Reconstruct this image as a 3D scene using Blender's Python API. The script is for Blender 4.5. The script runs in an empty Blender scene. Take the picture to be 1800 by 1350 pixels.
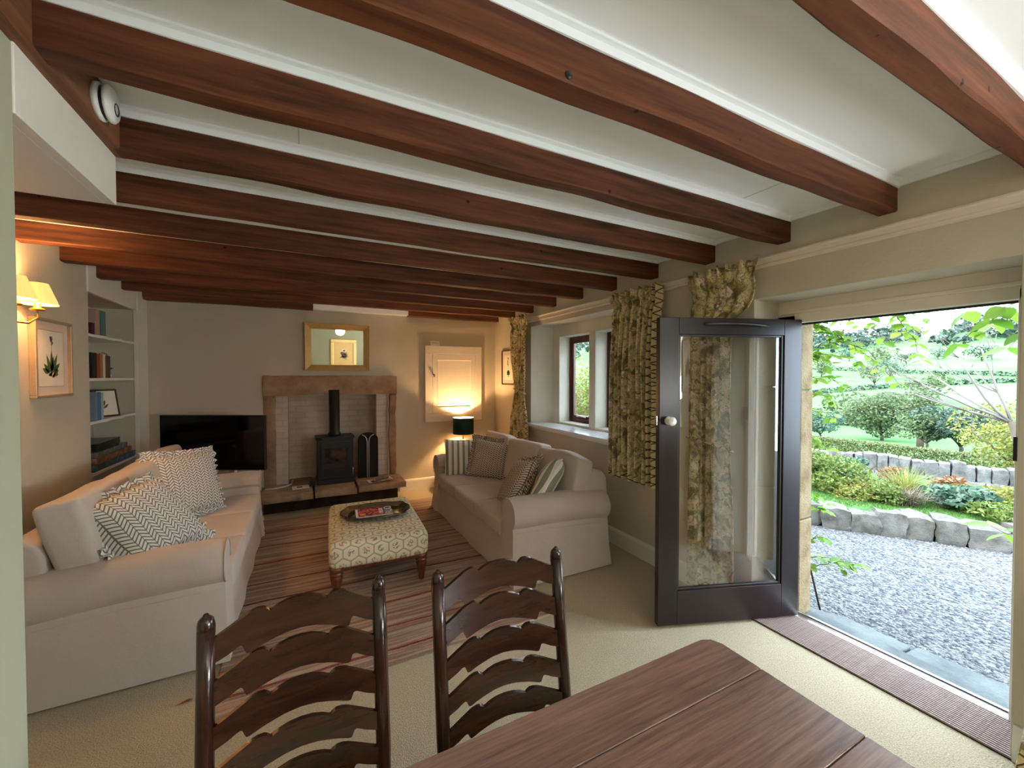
import bpy, bmesh, math, random
from mathutils import Vector, Matrix, noise as mnoise
R = math.radians
PI = math.pi
random.seed(7)
scene = bpy.context.scene
col = scene.collection

# ------------------------------------------------------------------ camera
cam_data = bpy.data.cameras.new('camera')
cam_data.sensor_fit = 'HORIZONTAL'; cam_data.sensor_width = 36.0
cam_data.lens = 715.0 / 1800.0 * 36.0
cam_data.clip_start = 0.02; cam_data.clip_end = 3000
cam = bpy.data.objects.new('camera', cam_data); col.objects.link(cam)
cam.location = (0, 0, 1.6)
cam.rotation_euler = (R(90 - 1.15), 0, R(-27.0))
scene.camera = cam

# ------------------------------------------------------------------ sky, daylight, exposure
world = bpy.data.worlds.new('overcast_sky'); scene.world = world
world.use_nodes = True
wt = world.node_tree; wt.nodes.clear()
w_out = wt.nodes.new('ShaderNodeOutputWorld'); w_bg = wt.nodes.new('ShaderNodeBackground')
w_tc = wt.nodes.new('ShaderNodeTexCoord'); w_n = wt.nodes.new('ShaderNodeTexNoise'); w_r = wt.nodes.new('ShaderNodeValToRGB')
w_n.inputs['Scale'].default_value = 2.2; w_n.inputs['Detail'].default_value = 4
w_r.color_ramp.elements[0].position = 0.36; w_r.color_ramp.elements[0].color = (0.52, 0.74, 1.0, 1)
w_r.color_ramp.elements[1].position = 0.60; w_r.color_ramp.elements[1].color = (0.84, 0.94, 1.0, 1)
wt.links.new(w_tc.outputs['Generated'], w_n.inputs['Vector'])
wt.links.new(w_n.outputs['Fac'], w_r.inputs['Fac'])
wt.links.new(w_r.outputs['Color'], w_bg.inputs['Color'])
wt.links.new(w_bg.outputs['Background'], w_out.inputs['Surface'])
w_bg.inputs['Strength'].default_value = 7.0

def add_light(name, typ, loc, energy, color=(1, 1, 1), rot=(0, 0, 0), **kw):
    d = bpy.data.lights.new(name, typ); d.energy = energy; d.color = color
    for k, v in kw.items(): setattr(d, k, v)
    o = bpy.data.objects.new(name, d); col.objects.link(o)
    o.location = loc; o.rotation_euler = rot
    return o
# hazy sun from over the house roof: it lights the garden, not the room
add_light('hazy_sun', 'SUN', (0, 0, 8), 5.6, (1.0, 0.97, 0.9), (R(-8), R(-42), 0), angle=R(25))
# area light added as fill daylight at an invented window behind the camera
add_light('added_window_fill', 'AREA', (2.80, -1.66, 1.55), 92, (0.92, 0.98, 1.0), (0, R(128), 0), shape='RECTANGLE', size=1.1, size_y=1.3)
# light portals in the doorway and the mullioned window (they only guide sky sampling)
for pn, pl, ps in (('doorway_portal', (3.2, 1.08, 1.0), (2.1, 1.1)), ('window_portal', (3.16, 3.67, 1.56), (1.15, 1.4))):
    po = add_light(pn, 'AREA', pl, 1.0, (1, 1, 1), (0, R(90), 0), shape='RECTANGLE', size=ps[0], size_y=ps[1])
    po.data.cycles.is_portal = True
scene.view_settings.view_transform = 'Standard'
scene.view_settings.look = 'None'
scene.view_settings.gamma = 1.0
scene.view_settings.use_curve_mapping = False
scene.view_settings.exposure = 1.08
scene.cycles.use_denoising = True
scene.cycles.max_bounces = 10; scene.cycles.diffuse_bounces = 5
scene.cycles.glossy_bounces = 4; scene.cycles.transmission_bounces = 8; scene.cycles.transparent_max_bounces = 12
scene.cycles.sample_clamp_indirect = 6.0

# ------------------------------------------------------------------ helpers
def S(r, g, b):
    f = lambda c: (c / 255.0 / 12.92) if c / 255.0 <= 0.04045 else ((c / 255.0 + 0.055) / 1.055) ** 2.4
    return (f(r), f(g), f(b))

class NT:
    """A small wrapper that builds a procedural material."""
    def __init__(self, name, rough=0.6, spec=0.3, metal=0.0, rgb=None):
        self.m = bpy.data.materials.new(name); self.m.use_nodes = True
        self.t = self.m.node_tree
        self.b = self.t.nodes['Principled BSDF']
        self.b.inputs['Roughness'].default_value = rough
        self.b.inputs['Specular IOR Level'].default_value = spec
        self.b.inputs['Metallic'].default_value = metal
        if rgb: self.b.inputs['Base Color'].default_value = (*rgb, 1)
    def put(self, sock, v):
        if isinstance(v, (int, float)):
            if sock.type in ('RGBA',): sock.default_value = (v, v, v, 1)
            elif sock.type == 'VECTOR': sock.default_value = (v, v, v)
            else: sock.default_value = v
        elif isinstance(v, tuple):
            sock.default_value = (*v, 1) if sock.type == 'RGBA' and len(v) == 3 else v
        else: self.t.links.new(v, sock)
    def coord(self, out='Object', scale=(1, 1, 1), rot=(0, 0, 0)):
        tc = self.t.nodes.new('ShaderNodeTexCoord'); mp = self.t.nodes.new('ShaderNodeMapping')
        mp.inputs['Scale'].default_value = scale; mp.inputs['Rotation'].default_value = rot
        self.t.links.new(tc.outputs[out], mp.inputs['Vector']); return mp.outputs['Vector']
    def noise(self, vec, scale=5, detail=3, rough=0.55, dist=0, col=False):
        n = self.t.nodes.new('ShaderNodeTexNoise'); self.put(n.inputs['Vector'], vec)
        n.inputs['Scale'].default_value = scale; n.inputs['Detail'].default_value = detail
        n.inputs['Roughness'].default_value = rough; n.inputs['Distortion'].default_value = dist
        return n.outputs['Color' if col else 'Fac']
    def voro(self, vec, scale=5, out='Distance', feature='F1', rand=1.0):
        n = self.t.nodes.new('ShaderNodeTexVoronoi'); n.feature = feature; self.put(n.inputs['Vector'], vec)
        n.inputs['Scale'].default_value = scale; n.inputs['Randomness'].default_value = rand
        return n.outputs[out]
    def ramp(self, fac, stops, mode='LINEAR'):
        n = self.t.nodes.new('ShaderNodeValToRGB'); n.color_ramp.interpolation = mode
        e = n.color_ramp.elements
        while len(e) < len(stops): e.new(0.5)
        for i, (p, c) in enumerate(stops):
            e[i].position = p; e[i].color = (*c, 1) if isinstance(c, tuple) else (c, c, c, 1)
        self.put(n.inputs['Fac'], fac); return n.outputs['Color']
    def math(self, op, a, b=0.0, c=0.0):
        n = self.t.nodes.new('ShaderNodeMath'); n.operation = op
        self.put(n.inputs[0], a); self.put(n.inputs[1], b); self.put(n.inputs[2], c); return n.outputs[0]
    def sep(self, vec):
        n = self.t.nodes.new('ShaderNodeSeparateXYZ'); self.put(n.inputs[0], vec); return n.outputs[0], n.outputs[1], n.outputs[2]
    def comb(self, x, y, z):
        n = self.t.nodes.new('ShaderNodeCombineXYZ')
        for i, v in enumerate((x, y, z)): self.put(n.inputs[i], v)
        return n.outputs[0]
    def mix(self, f, a, b, blend='MIX'):
        n = self.t.nodes.new('ShaderNodeMix'); n.data_type = 'RGBA'; n.blend_type = blend
        self.put(n.inputs[0], f); self.put(n.inputs[6], a); self.put(n.inputs[7], b); return n.outputs[2]
    def color(self, v): self.put(self.b.inputs['Base Color'], v); return self
    def rough(self, v): self.put(self.b.inputs['Roughness'], v); return self
    def bump(self, h, strength=0.3, dist=0.01):
        n = self.t.nodes.new('ShaderNodeBump'); n.inputs['Strength'].default_value = strength
        n.inputs['Distance'].default_value = dist; self.put(n.inputs['Height'], h)
        self.t.links.new(n.outputs['Normal'], self.b.inputs['Normal']); return self

def sc(c, k): return tuple(min(1.0, x * k) for x in c)

def m_plain(name, rgb, rough=0.5, spec=0.3, metal=0.0, var=0.08, scale=12, bump=0.0):
    n = NT(name, rough, spec, metal); v = n.coord()
    f = n.noise(v, scale, 3)
    n.color(n.mix(f, sc(rgb, 1 - var), sc(rgb, 1 + var)))
    if bump: n.bump(n.noise(v, scale * 8, 3), bump, 0.004)
    return n.m
def m_plaster(name, rgb, bump=0.25, scale=55, var=0.05):
    n = NT(name, 0.9, 0.12); v = n.coord()
    f = n.noise(v, 1.6, 4)
    n.color(n.mix(f, sc(rgb, 1 - var), sc(rgb, 1 + var)))
    h = n.math('ADD', n.noise(v, scale, 4), n.math('MULTIPLY', n.noise(v, 6, 2), 1.5))
    n.bump(h, bump, 0.006); return n.m
def m_wood(name, dark, light, axis=0, rough=0.45, spec=0.35, grain=26, spots=0.0, bump=0.25, stretch=14):
    n = NT(name, rough, spec)
    s = [1.0, 1.0, 1.0]; s[axis] = 1.0 / stretch
    v = n.coord(scale=tuple(s))
    warp = n.noise(v, 2.0, 3, col=True)
    add = n.t.nodes.new('ShaderNodeVectorMath'); add.operation = 'MULTIPLY_ADD'
    n.put(add.inputs[0], warp); add.inputs[1].default_value = (0.08, 0.08, 0.08); n.put(add.inputs[2], v)
    g = n.noise(add.outputs[0], grain, 5, 0.65)
    big = n.noise(n.coord(scale=tuple(s)), 3.5, 3)
    f = n.math('ADD', n.math('MULTIPLY', g, 0.65), n.math('MULTIPLY', big, 0.45))
    c = n.ramp(f, [(0.36, dark), (0.56, tuple((a + b) / 2 for a, b in zip(dark, light))), (0.74, light)])
    if spots:
        d = n.voro(n.coord(scale=(1, 1, 1)), 6.0)
        c = n.mix(n.math('MULTIPLY', n.math('LESS_THAN', d, 0.055), spots), c, sc(dark, 0.25))
    n.color(c); n.bump(g, bump, 0.004); return n.m
def m_linen(name, rgb, var=0.10, scale=3.0, weave=420):
    n = NT(name, 0.95, 0.1); v = n.coord()
    f = n.noise(v, scale, 4); fine = n.noise(v, weave * 0.5, 2)
    c = n.mix(f, sc(rgb, 1 - var), sc(rgb, 1 + var))
    n.color(n.mix(n.math('MULTIPLY', fine, 0.25), c, sc(rgb, 0.72)))
    n.b.inputs['Sheen Weight'].default_value = 0.15
    n.bump(n.math('ADD', n.math('MULTIPLY', n.noise(v, 9, 3), 3.0), n.math('MULTIPLY', fine, 0.4)), 0.35, 0.006); return n.m
def m_glass(name, tint=(1, 1, 1), rough=0.0, ior=1.5):
    n = NT(name, rough, 0.5); n.b.inputs['Transmission Weight'].default_value = 1.0
    n.b.inputs['IOR'].default_value = ior; n.b.inputs['Base Color'].default_value = (*tint, 1); return n.m
def m_leaf(name, a, b, trans=0.35):
    n = NT(name, 0.55, 0.25)
    gi = n.t.nodes.new('ShaderNodeNewGeometry')
    f = n.math('FRACT', n.math('MULTIPLY', gi.outputs['Random Per Island'], 1.0))
    oi = n.t.nodes.new('ShaderNodeObjectInfo')
    f2 = n.math('FRACT', n.math('ADD', f, oi.outputs['Random']))
    c = n.mix(f2, a, b)
    n.color(c)
    tr = n.t.nodes.new('ShaderNodeBsdfTranslucent'); n.put(tr.inputs['Color'], c)
    ms = n.t.nodes.new('ShaderNodeMixShader'); ms.inputs[0].default_value = trans
    out = n.t.nodes['Material Output']
    n.t.links.new(n.b.outputs[0], ms.inputs[1]); n.t.links.new(tr.outputs[0], ms.inputs[2]); n.t.links.new(ms.outputs[0], out.inputs['Surface'])
    return n.m
def m_emit(name, rgb, strength, base=(0.8, 0.8, 0.8)):
    n = NT(name, 0.6, 0.2, rgb=base)
    n.b.inputs['Emission Color'].default_value = (*rgb, 1); n.b.inputs['Emission Strength'].default_value = strength; return n.m

class MB:
    """Collects geometry; build() links it as one mesh object."""
    def __init__(self): self.v = []; self.f = []
    def add(self, vs, fs):
        o = len(self.v); self.v += [tuple(p) for p in vs]; self.f += [tuple(i + o for i in q) for q in fs]; return self
    def box(self, x0, x1, y0, y1, z0, z1):
        return self.add([(x0, y0, z0), (x1, y0, z0), (x1, y1, z0), (x0, y1, z0), (x0, y0, z1), (x1, y0, z1), (x1, y1, z1), (x0, y1, z1)],
                        [(0, 3, 2, 1), (4, 5, 6, 7), (0, 1, 5, 4), (1, 2, 6, 5), (2, 3, 7, 6), (3, 0, 4, 7)])
    def hexa(self, p):   # 8 corners, bottom loop then top loop
        return self.add(p, [(0, 3, 2, 1), (4, 5, 6, 7), (0, 1, 5, 4), (1, 2, 6, 5), (2, 3, 7, 6), (3, 0, 4, 7)])
    def prism(self, pts, axis, a, b, n=1):
        """pts: closed 2-D outline in the two other axes (in axis order), extruded from a to b."""
        k = len(pts); vs = []
        for i in range(n + 1):
            t = a + (b - a) * i / n
            for p in pts:
                q = list(p); q.insert(axis, t); vs.append(q)
        fs = [(i * k + j, i * k + (j + 1) % k, (i + 1) * k + (j + 1) % k, (i + 1) * k + j) for i in range(n) for j in range(k)]
        fs += [tuple(range(k - 1, -1, -1)), tuple(n * k + j for j in range(k))]
        return self.add(vs, fs)
    def lathe(self, prof, seg=24, c=(0, 0, 0), axis=2, caps=True):
        vs = []; k = len(prof)
        for j in range(seg):
            a = 2 * PI * j / seg
            for r, z in prof:
                p = [r * math.cos(a), r * math.sin(a), z]
                if axis == 0: p = [p[2], p[0], p[1]]
                elif axis == 1: p = [p[1], p[2], p[0]]
                vs.append((p[0] + c[0], p[1] + c[1], p[2] + c[2]))
        fs = [(j * k + i, ((j + 1) % seg) * k + i, ((j + 1) % seg) * k + i + 1, j * k + i + 1) for j in range(seg) for i in range(k - 1)]
        if caps:
            fs += [tuple(j * k for j in range(seg - 1, -1, -1)), tuple(j * k + k - 1 for j in range(seg))]
        return self.add(vs, fs)
    def tube(self, pts, rad, seg=8):
        pts = [Vector(p) for p in pts]; n = len(pts)
        if not isinstance(rad, (list, tuple)): rad = [rad] * n
        vs = []; up = Vector((0.13, 0.31, 0.94)).normalized()
        for i, p in enumerate(pts):
            d = (pts[min(i + 1, n - 1)] - pts[max(i - 1, 0)])
            d = d.normalized() if d.length > 1e-9 else Vector((0, 0, 1))
            a = d.cross(up); a = a.normalized() if a.length > 1e-4 else d.orthogonal().normalized()
            b = d.cross(a)
            for j in range(seg):
                t = 2 * PI * j / seg
                vs.append(p + (a * math.cos(t) + b * math.sin(t)) * rad[i])
        fs = [(i * seg + j, i * seg + (j + 1) % seg, (i + 1) * seg + (j + 1) % seg, (i + 1) * seg + j) for i in range(n - 1) for j in range(seg)]
        fs += [tuple(range(seg - 1, -1, -1)), tuple((n - 1) * seg + j for j in range(seg))]
        return self.add(vs, fs)
    def grid(self, fn, nu, nv, wrapu=False):
        vs = [fn(i / nu, j / nv) for j in range(nv + 1) for i in range(nu + (0 if wrapu else 1))]
        w = nu if wrapu else nu + 1
        fs = [(j * w + i, j * w + (i + 1) % w, (j + 1) * w + (i + 1) % w, (j + 1) * w + i) for j in range(nv) for i in range(nu)]
        return self.add(vs, fs)
    def rbox(self, x0, x1, y0, y1, z0, z1, r, n=3, puff=0.0, div=6):
        """Rounded, optionally puffed box (cushion)."""
        cx, cy, cz = (x0 + x1) / 2, (y0 + y1) / 2, (z0 + z1) / 2
        hx, hy, hz = (x1 - x0) / 2, (y1 - y0) / 2, (z1 - z0) / 2
        r = min(r, hx, hy, hz) * 0.999
        def ax(h):
            inner = h - r
            pts = [-h + r * (1 - math.cos(PI / 2 * k / n)) for k in range(n)]
            mid = [-inner + 2 * inner * k / div for k in range(div + 1)]
            return pts + mid + [-p for p in reversed(pts)]
        X, Y, Zs = ax(hx), ax(hy), ax(hz)
        def place(x, y, z):
            c = [max(-(h - r), min(h - r, q)) for q, h in ((x, hx), (y, hy), (z, hz))]
            d = Vector((x - c[0], y - c[1], z - c[2]))
            if d.length > 1e-9: d = d.normalized() * r
            px, py, pz = c[0] + d.x, c[1] + d.y, c[2] + d.z
            if puff:
                k = (1 - (px / hx) ** 2) * (1 - (py / hy) ** 2); pz += puff * k * (1 if pz > 0 else -1) * (abs(pz) / hz)
                kx = (1 - (py / hy) ** 2) * (1 - (pz / (hz + puff)) ** 2); px += puff * 0.25 * kx * (px / hx)
                ky = (1 - (px / hx) ** 2) * (1 - (pz / (hz + puff)) ** 2); py += puff * 0.5 * ky * (py / hy)
            return (cx + px, cy + py, cz + pz)
        idx = {}; vs = []; fs = []
        def vid(a, b, c):
            key = (a, b, c)
            if key not in idx: idx[key] = len(vs); vs.append(place(X[a], Y[b], Zs[c]))
            return idx[key]
        a1, b1, c1 = len(X) - 1, len(Y) - 1, len(Zs) - 1
        for a in range(a1):
            for b in range(b1):
                fs.append((vid(a, b, 0), vid(a, b + 1, 0), vid(a + 1, b + 1, 0), vid(a + 1, b, 0)))
                fs.append((vid(a, b, c1), vid(a + 1, b, c1), vid(a + 1, b + 1, c1), vid(a, b + 1, c1)))
        for a in range(a1):
            for c in range(c1):
                fs.append((vid(a, 0, c), vid(a + 1, 0, c), vid(a + 1, 0, c + 1), vid(a, 0, c + 1)))
                fs.append((vid(a, b1, c), vid(a, b1, c + 1), vid(a + 1, b1, c + 1), vid(a + 1, b1, c)))
        for b in range(b1):
            for c in range(c1):
                fs.append((vid(0, b, c), vid(0, b, c + 1), vid(0, b + 1, c + 1), vid(0, b + 1, c)))
                fs.append((vid(a1, b, c), vid(a1, b + 1, c), vid(a1, b + 1, c + 1), vid(a1, b, c + 1)))
        return self.add(vs, fs)
    def cells(self, xs, ys, zs, solid):
        """Solid made of grid cells; only its outer faces are kept, corners shared."""
        nx, ny, nz = len(xs) - 1, len(ys) - 1, len(zs) - 1
        on = {(i, j, k) for i in range(nx) for j in range(ny) for k in range(nz)
              if solid((xs[i] + xs[i + 1]) / 2, (ys[j] + ys[j + 1]) / 2, (zs[k] + zs[k + 1]) / 2)}
        ids = {}; vs = []; fs = []
        def vid(i, j, k):
            if (i, j, k) not in ids: ids[(i, j, k)] = len(vs); vs.append((xs[i], ys[j], zs[k]))
            return ids[(i, j, k)]
        for (i, j, k) in on:
            c = lambda a, b, d: vid(i + a, j + b, k + d)
            for dlt, q in (((-1, 0, 0), ((0, 0, 0), (0, 0, 1), (0, 1, 1), (0, 1, 0))), ((1, 0, 0), ((1, 0, 0), (1, 1, 0), (1, 1, 1), (1, 0, 1))),
                           ((0, -1, 0), ((0, 0, 0), (1, 0, 0), (1, 0, 1), (0, 0, 1))), ((0, 1, 0), ((0, 1, 0), (0, 1, 1), (1, 1, 1), (1, 1, 0))),
                           ((0, 0, -1), ((0, 0, 0), (0, 1, 0), (1, 1, 0), (1, 0, 0))), ((0, 0, 1), ((0, 0, 1), (1, 0, 1), (1, 1, 1), (0, 1, 1)))):
                if (i + dlt[0], j + dlt[1], k + dlt[2]) not in on: fs.append(tuple(c(*p) for p in q))
        return self.add(vs, fs)
    def xform(self, M):
        self.v = [tuple(M @ Vector(p)) for p in self.v]; return self
    def warp(self, fn):
        self.v = [tuple(fn(*p)) for p in self.v]; return self
    def build(self, name, mat, parent=None, smooth=False, bevel=0.0, seg=2, loc=None, rz=0, angle=35):
        me = bpy.data.meshes.new(name); me.from_pydata(self.v, [], self.f); me.update()
        if mat: me.materials.append(mat)
        o = bpy.data.objects.new(name, me); col.objects.link(o)
        if parent: o.parent = parent
        if loc: o.location = loc
        if rz: o.rotation_euler = (0, 0, rz)
        if smooth or bevel:
            me.shade_smooth()
        if smooth == 'auto': me.set_sharp_from_angle(angle=R(32))
        if bevel:
            b = o.modifiers.new('edge', 'BEVEL'); b.width = bevel; b.segments = seg; b.limit_method = 'ANGLE'; b.angle_limit = R(angle)
            b.harden_normals = True
        return o

def tag(o, label=None, cat=None, group=None, kind=None):
    if label: o['label'] = label
    if cat: o['category'] = cat
    if group: o['group'] = group
    if kind: o['kind'] = kind
    return o
def thing(name, label, cat, loc=(0, 0, 0), rz=0, group=None):
    o = bpy.data.objects.new(name, None); col.objects.link(o); o.empty_display_size = 0.1
    o.location = loc; o.rotation_euler = (0, 0, rz)
    return tag(o, label, cat, group)
def copy_tree(o, parent=None):
    c = o.copy(); col.objects.link(c); c.parent = parent
    for ch in list(o.children): copy_tree(ch, c)
    return c
def struct(o, label=None): return tag(o, label, None, None, 'structure')
def text_mesh(name, s, size, mat, parent, M, extrude=0.0005):
    cu = bpy.data.curves.new(name + '_curve', 'FONT'); cu.body = s; cu.size = size; cu.extrude = extrude
    cu.align_x = 'CENTER'; cu.align_y = 'CENTER'
    tmp = bpy.data.objects.new(name + '_tmp', cu); col.objects.link(tmp)
    dg = bpy.context.evaluated_depsgraph_get(); me = bpy.data.meshes.new_from_object(tmp.evaluated_get(dg))
    bpy.data.objects.remove(tmp)
    me.transform(M); me.materials.clear(); me.materials.append(mat); me.name = name
    o = bpy.data.objects.new(name, me); col.objects.link(o); o.parent = parent; return o
# ------------------------------------------------------------------ materials
M = {}
WALL = S(202, 193, 174)
M['wall'] = m_plaster('wall_paint_stone', WALL, 0.22, 60)
M['wall_sage'] = m_plaster('partition_paint_pale_sage', S(176, 176, 152), 0.12, 60, 0.03)
M['reveal'] = m_plaster('reveal_paint_cream', S(226, 222, 208), 0.35, 40)
M['ceiling'] = m_plaster('ceiling_lining_white', S(244, 247, 248), 0.16, 40, 0.02)
M['white'] = m_plain('white_satin_paint', S(236, 232, 224), 0.35, 0.4, var=0.03)
M['cream'] = m_plain('cream_satin_paint', S(232, 222, 208), 0.4, 0.35, var=0.03)
M['sillwhite'] = m_plain('gloss_sill_paint', S(232, 234, 236), 0.15, 0.5, var=0.02)
M['beam'] = m_wood('aged_pine_beam', S(42, 22, 12), S(128, 74, 46), 0, 0.6, 0.25, 30, 0.9, 0.3, 16)
M['trimmer'] = m_wood('aged_pine_trimmer', S(70, 42, 28), S(140, 92, 64), 1, 0.6, 0.25, 30, 0.6, 0.3, 16)
M['oak'] = m_wood('dark_oak_gloss', S(20, 10, 7), S(68, 38, 24), 0, 0.22, 0.5, 34, 0, 0.12, 10)
M['oakpost'] = m_wood('dark_oak_turned', S(20, 10, 8), S(70, 38, 26), 2, 0.2, 0.5, 30, 0, 0.1, 10)
M['table'] = m_wood('table_oak_top', S(84, 58, 48), S(150, 118, 103), 0, 0.3, 0.45, 95, 0, 0.25, 18)
M['doorwood'] = m_wood('door_mahogany', S(18, 10, 11), S(42, 27, 28), 2, 0.28, 0.5, 22, 0, 0.06, 14)
M['framewood'] = m_wood('window_frame_wood', S(48, 20, 16), S(104, 50, 38), 2, 0.35, 0.4, 22, 0, 0.06, 14)
M['mahog'] = m_wood('leg_mahogany', S(54, 24, 14), S(128, 66, 40), 2, 0.3, 0.5, 20, 0, 0.06, 8)
M['black'] = m_plain('black_iron', S(26, 26, 27), 0.45, 0.4, var=0.15)
M['screen'] = m_plain('black_screen_glass', S(6, 6, 8), 0.08, 0.5, var=0.0)
M['plastic'] = m_plain('black_plastic', S(18, 18, 19), 0.35, 0.4)
M['whiteplastic'] = m_plain('white_plastic', S(232, 232, 228), 0.3, 0.4, var=0.02)
M['brass'] = m_plain('aged_brass', S(206, 160, 84), 0.3, 0.5, 1.0)
M['gilt'] = m_plain('gilt_wood', S(200, 164, 104), 0.4, 0.4, 0.35, var=0.15, scale=30, bump=0.1)
M['chrome'] = m_plain('brushed_steel', S(190, 190, 190), 0.22, 0.5, 1.0)
M['darksteel'] = m_plain('dark_bronze', S(84, 74, 70), 0.35, 0.5, 0.8)
M['silver'] = m_plain('tarnished_silver', S(120, 112, 98), 0.16, 0.5, 1.0, var=0.2)
M['mirror'] = m_plain('mirror_silvering', S(236, 236, 232), 0.01, 0.5, 1.0, var=0.0)
M['glass'] = m_glass('pane_glass')
M['doorglass'] = m_glass('old_plate_glass', (1, 1, 1), 0.0, 1.75)
M['linen'] = m_linen('slipcover_linen', S(202, 187, 176))
M['linenback'] = m_linen('slipcover_linen_back', S(204, 189, 178), 0.12)
M['cord'] = m_plain('white_cord', S(216, 206, 190), 0.6)
M['paper'] = m_plain('cream_paper', S(238, 230, 214), 0.8, 0.1, var=0.02)
M['mount'] = m_plain('pink_mount_board', S(226, 206, 190), 0.8, 0.1, var=0.02)
M['leafink'] = m_plain('print_green', S(84, 104, 66), 0.8, 0.1, var=0.3, scale=60)
M['mauveink'] = m_plain('print_mauve', S(146, 118, 150), 0.8, 0.1, var=0.3, scale=80)
M['brownink'] = m_plain('print_brown', S(116, 92, 70), 0.8, 0.1, var=0.3, scale=80)
M['darkgreen'] = m_plain('bottle_green_shade', S(20, 46, 44), 0.7, 0.2, var=0.06, scale=200)

def stone_mat(name, a, b, c, scale=4, bump=0.6):
    n = NT(name, 0.85, 0.15); v = n.coord()
    f = n.noise(v, scale, 6, 0.65)
    cc = n.ramp(f, [(0.3, a), (0.5, b), (0.72, c)])
    fine = n.noise(v, scale * 18, 3)
    n.color(n.mix(n.math('MULTIPLY', fine, 0.35), cc, sc(a, 0.75)))
    n.bump(n.math('ADD', f, n.math('MULTIPLY', fine, 0.4)), bump, 0.02); return n.m
M['sandstone'] = stone_mat('fireplace_sandstone', S(134, 102, 80), S(172, 138, 110), S(198, 170, 140), 4)
M['hearthstone'] = stone_mat('hearth_flagstone', S(126, 104, 86), S(168, 144, 120), S(196, 172, 146), 5)
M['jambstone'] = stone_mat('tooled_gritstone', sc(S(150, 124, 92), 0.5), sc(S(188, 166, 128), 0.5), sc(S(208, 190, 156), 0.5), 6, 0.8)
M['gardenstone'] = stone_mat('grey_gritstone', sc(S(128, 126, 116), 0.24), sc(S(176, 174, 166), 0.24), sc(S(206, 204, 198), 0.24), 7, 1.0)
M['wallstone'] = stone_mat('field_wall_stone', sc(S(116, 116, 116), 0.24), sc(S(172, 172, 174), 0.24), sc(S(214, 214, 216), 0.24), 6, 0.8)
M['slab'] = stone_mat('threshold_slate', sc(S(120, 128, 128), 0.31), sc(S(160, 168, 168), 0.31), sc(S(188, 194, 192), 0.31), 3, 0.4)

def mk_brick():
    n = NT('painted_white_brick', 0.9, 0.1); v = n.coord()
    x, y, z = n.sep(v)
    vv = n.comb(n.math('ADD', x, y), z, 0.0)
    br = n.t.nodes.new('ShaderNodeTexBrick'); n.put(br.inputs['Vector'], vv)
    br.inputs['Scale'].default_value = 1.0; br.inputs['Brick Width'].default_value = 0.22; br.inputs['Row Height'].default_value = 0.075
    br.inputs['Mortar Size'].default_value = 0.008; br.inputs['Mortar Smooth'].default_value = 0.6
    f = n.noise(v, 5, 4)
    c = n.mix(f, S(186, 166, 152), S(226, 212, 200))
    n.color(n.mix(n.math('MULTIPLY', br.outputs['Fac'], 0.16), c, S(150, 126, 112)))
    n.bump(n.math('SUBTRACT', n.math('MULTIPLY', f, 0.9), br.outputs['Fac']), 0.35, 0.005); return n.m
M['brick'] = mk_brick()

def mk_carpet():
    n = NT('oatmeal_twist_carpet', 1.0, 0.02); v = n.coord()
    f = n.noise(v, 160, 2); g = n.noise(v, 22, 4); b = n.noise(v, 1.3, 3)
    c = n.ramp(f, [(0.3, S(160, 145, 116)), (0.7, S(206, 194, 170))])
    c = n.mix(n.math('MULTIPLY', b, 0.35), c, S(172, 155, 124)); c = n.mix(n.math('MULTIPLY', g, 0.3), c, S(192, 180, 154))
    n.color(c); n.bump(n.math('ADD', f, n.math('MULTIPLY', g, 0.6)), 0.7, 0.008); return n.m
M['carpet'] = mk_carpet()

def mk_rug():
    n = NT('striped_flatweave_rug', 0.95, 0.05); v = n.coord()
    x, y, z = n.sep(v)
    wob = n.math('MULTIPLY', n.noise(n.coord(scale=(1.2, 1.2, 1)), 1.5, 2), 0.06)
    yy = n.math('ADD', y, wob)
    band = n.noise(n.comb(0.0, n.math('MULTIPLY', yy, 1.0), 0.0), 9, 4, 0.7)
    c = n.ramp(band, [(0.28, S(132, 98, 86)), (0.42, S(172, 140, 122)), (0.52, S(196, 174, 154)), (0.62, S(168, 128, 110)), (0.76, S(206, 190, 172))])
    line = None
    for k, (yc, w) in enumerate(((2.40, 0.010), (2.92, 0.012), (3.32, 0.012), (3.62, 0.009), (4.0, 0.012), (4.38, 0.009), (4.75, 0.011), (2.62, 0.007))):
        d = n.math('LESS_THAN', n.math('ABSOLUTE', n.math('SUBTRACT', yy, yc + 0.03)), w)
        c = n.mix(d, c, (S(128, 34, 34), S(150, 44, 42), S(84, 44, 48))[k % 3])
    y2 = n.noise(n.comb(n.math('MULTIPLY', x, 0.05), yy, 3.0), 34, 3, 0.6)
    c = n.mix(n.ramp(y2, [(.46, 0.0), (.56, .55)]), c, S(112, 82, 70))
    yf = n.noise(n.comb(n.math('MULTIPLY', x, 0.12), yy, 0.0), 120, 2, 0.6)
    c = n.mix(n.math('MULTIPLY', yf, 0.42), c, S(96, 72, 62))
    fl = n.noise(v, 240, 2)
    c = n.mix(n.math('MULTIPLY', n.math('GREATER_THAN', fl, 0.62), 0.45), c, S(206, 190, 172))
    n.color(c); n.bump(n.math('ADD', n.noise(v, 190, 2), yf), 0.6, 0.006); return n.m
M['rug'] = mk_rug()

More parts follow.
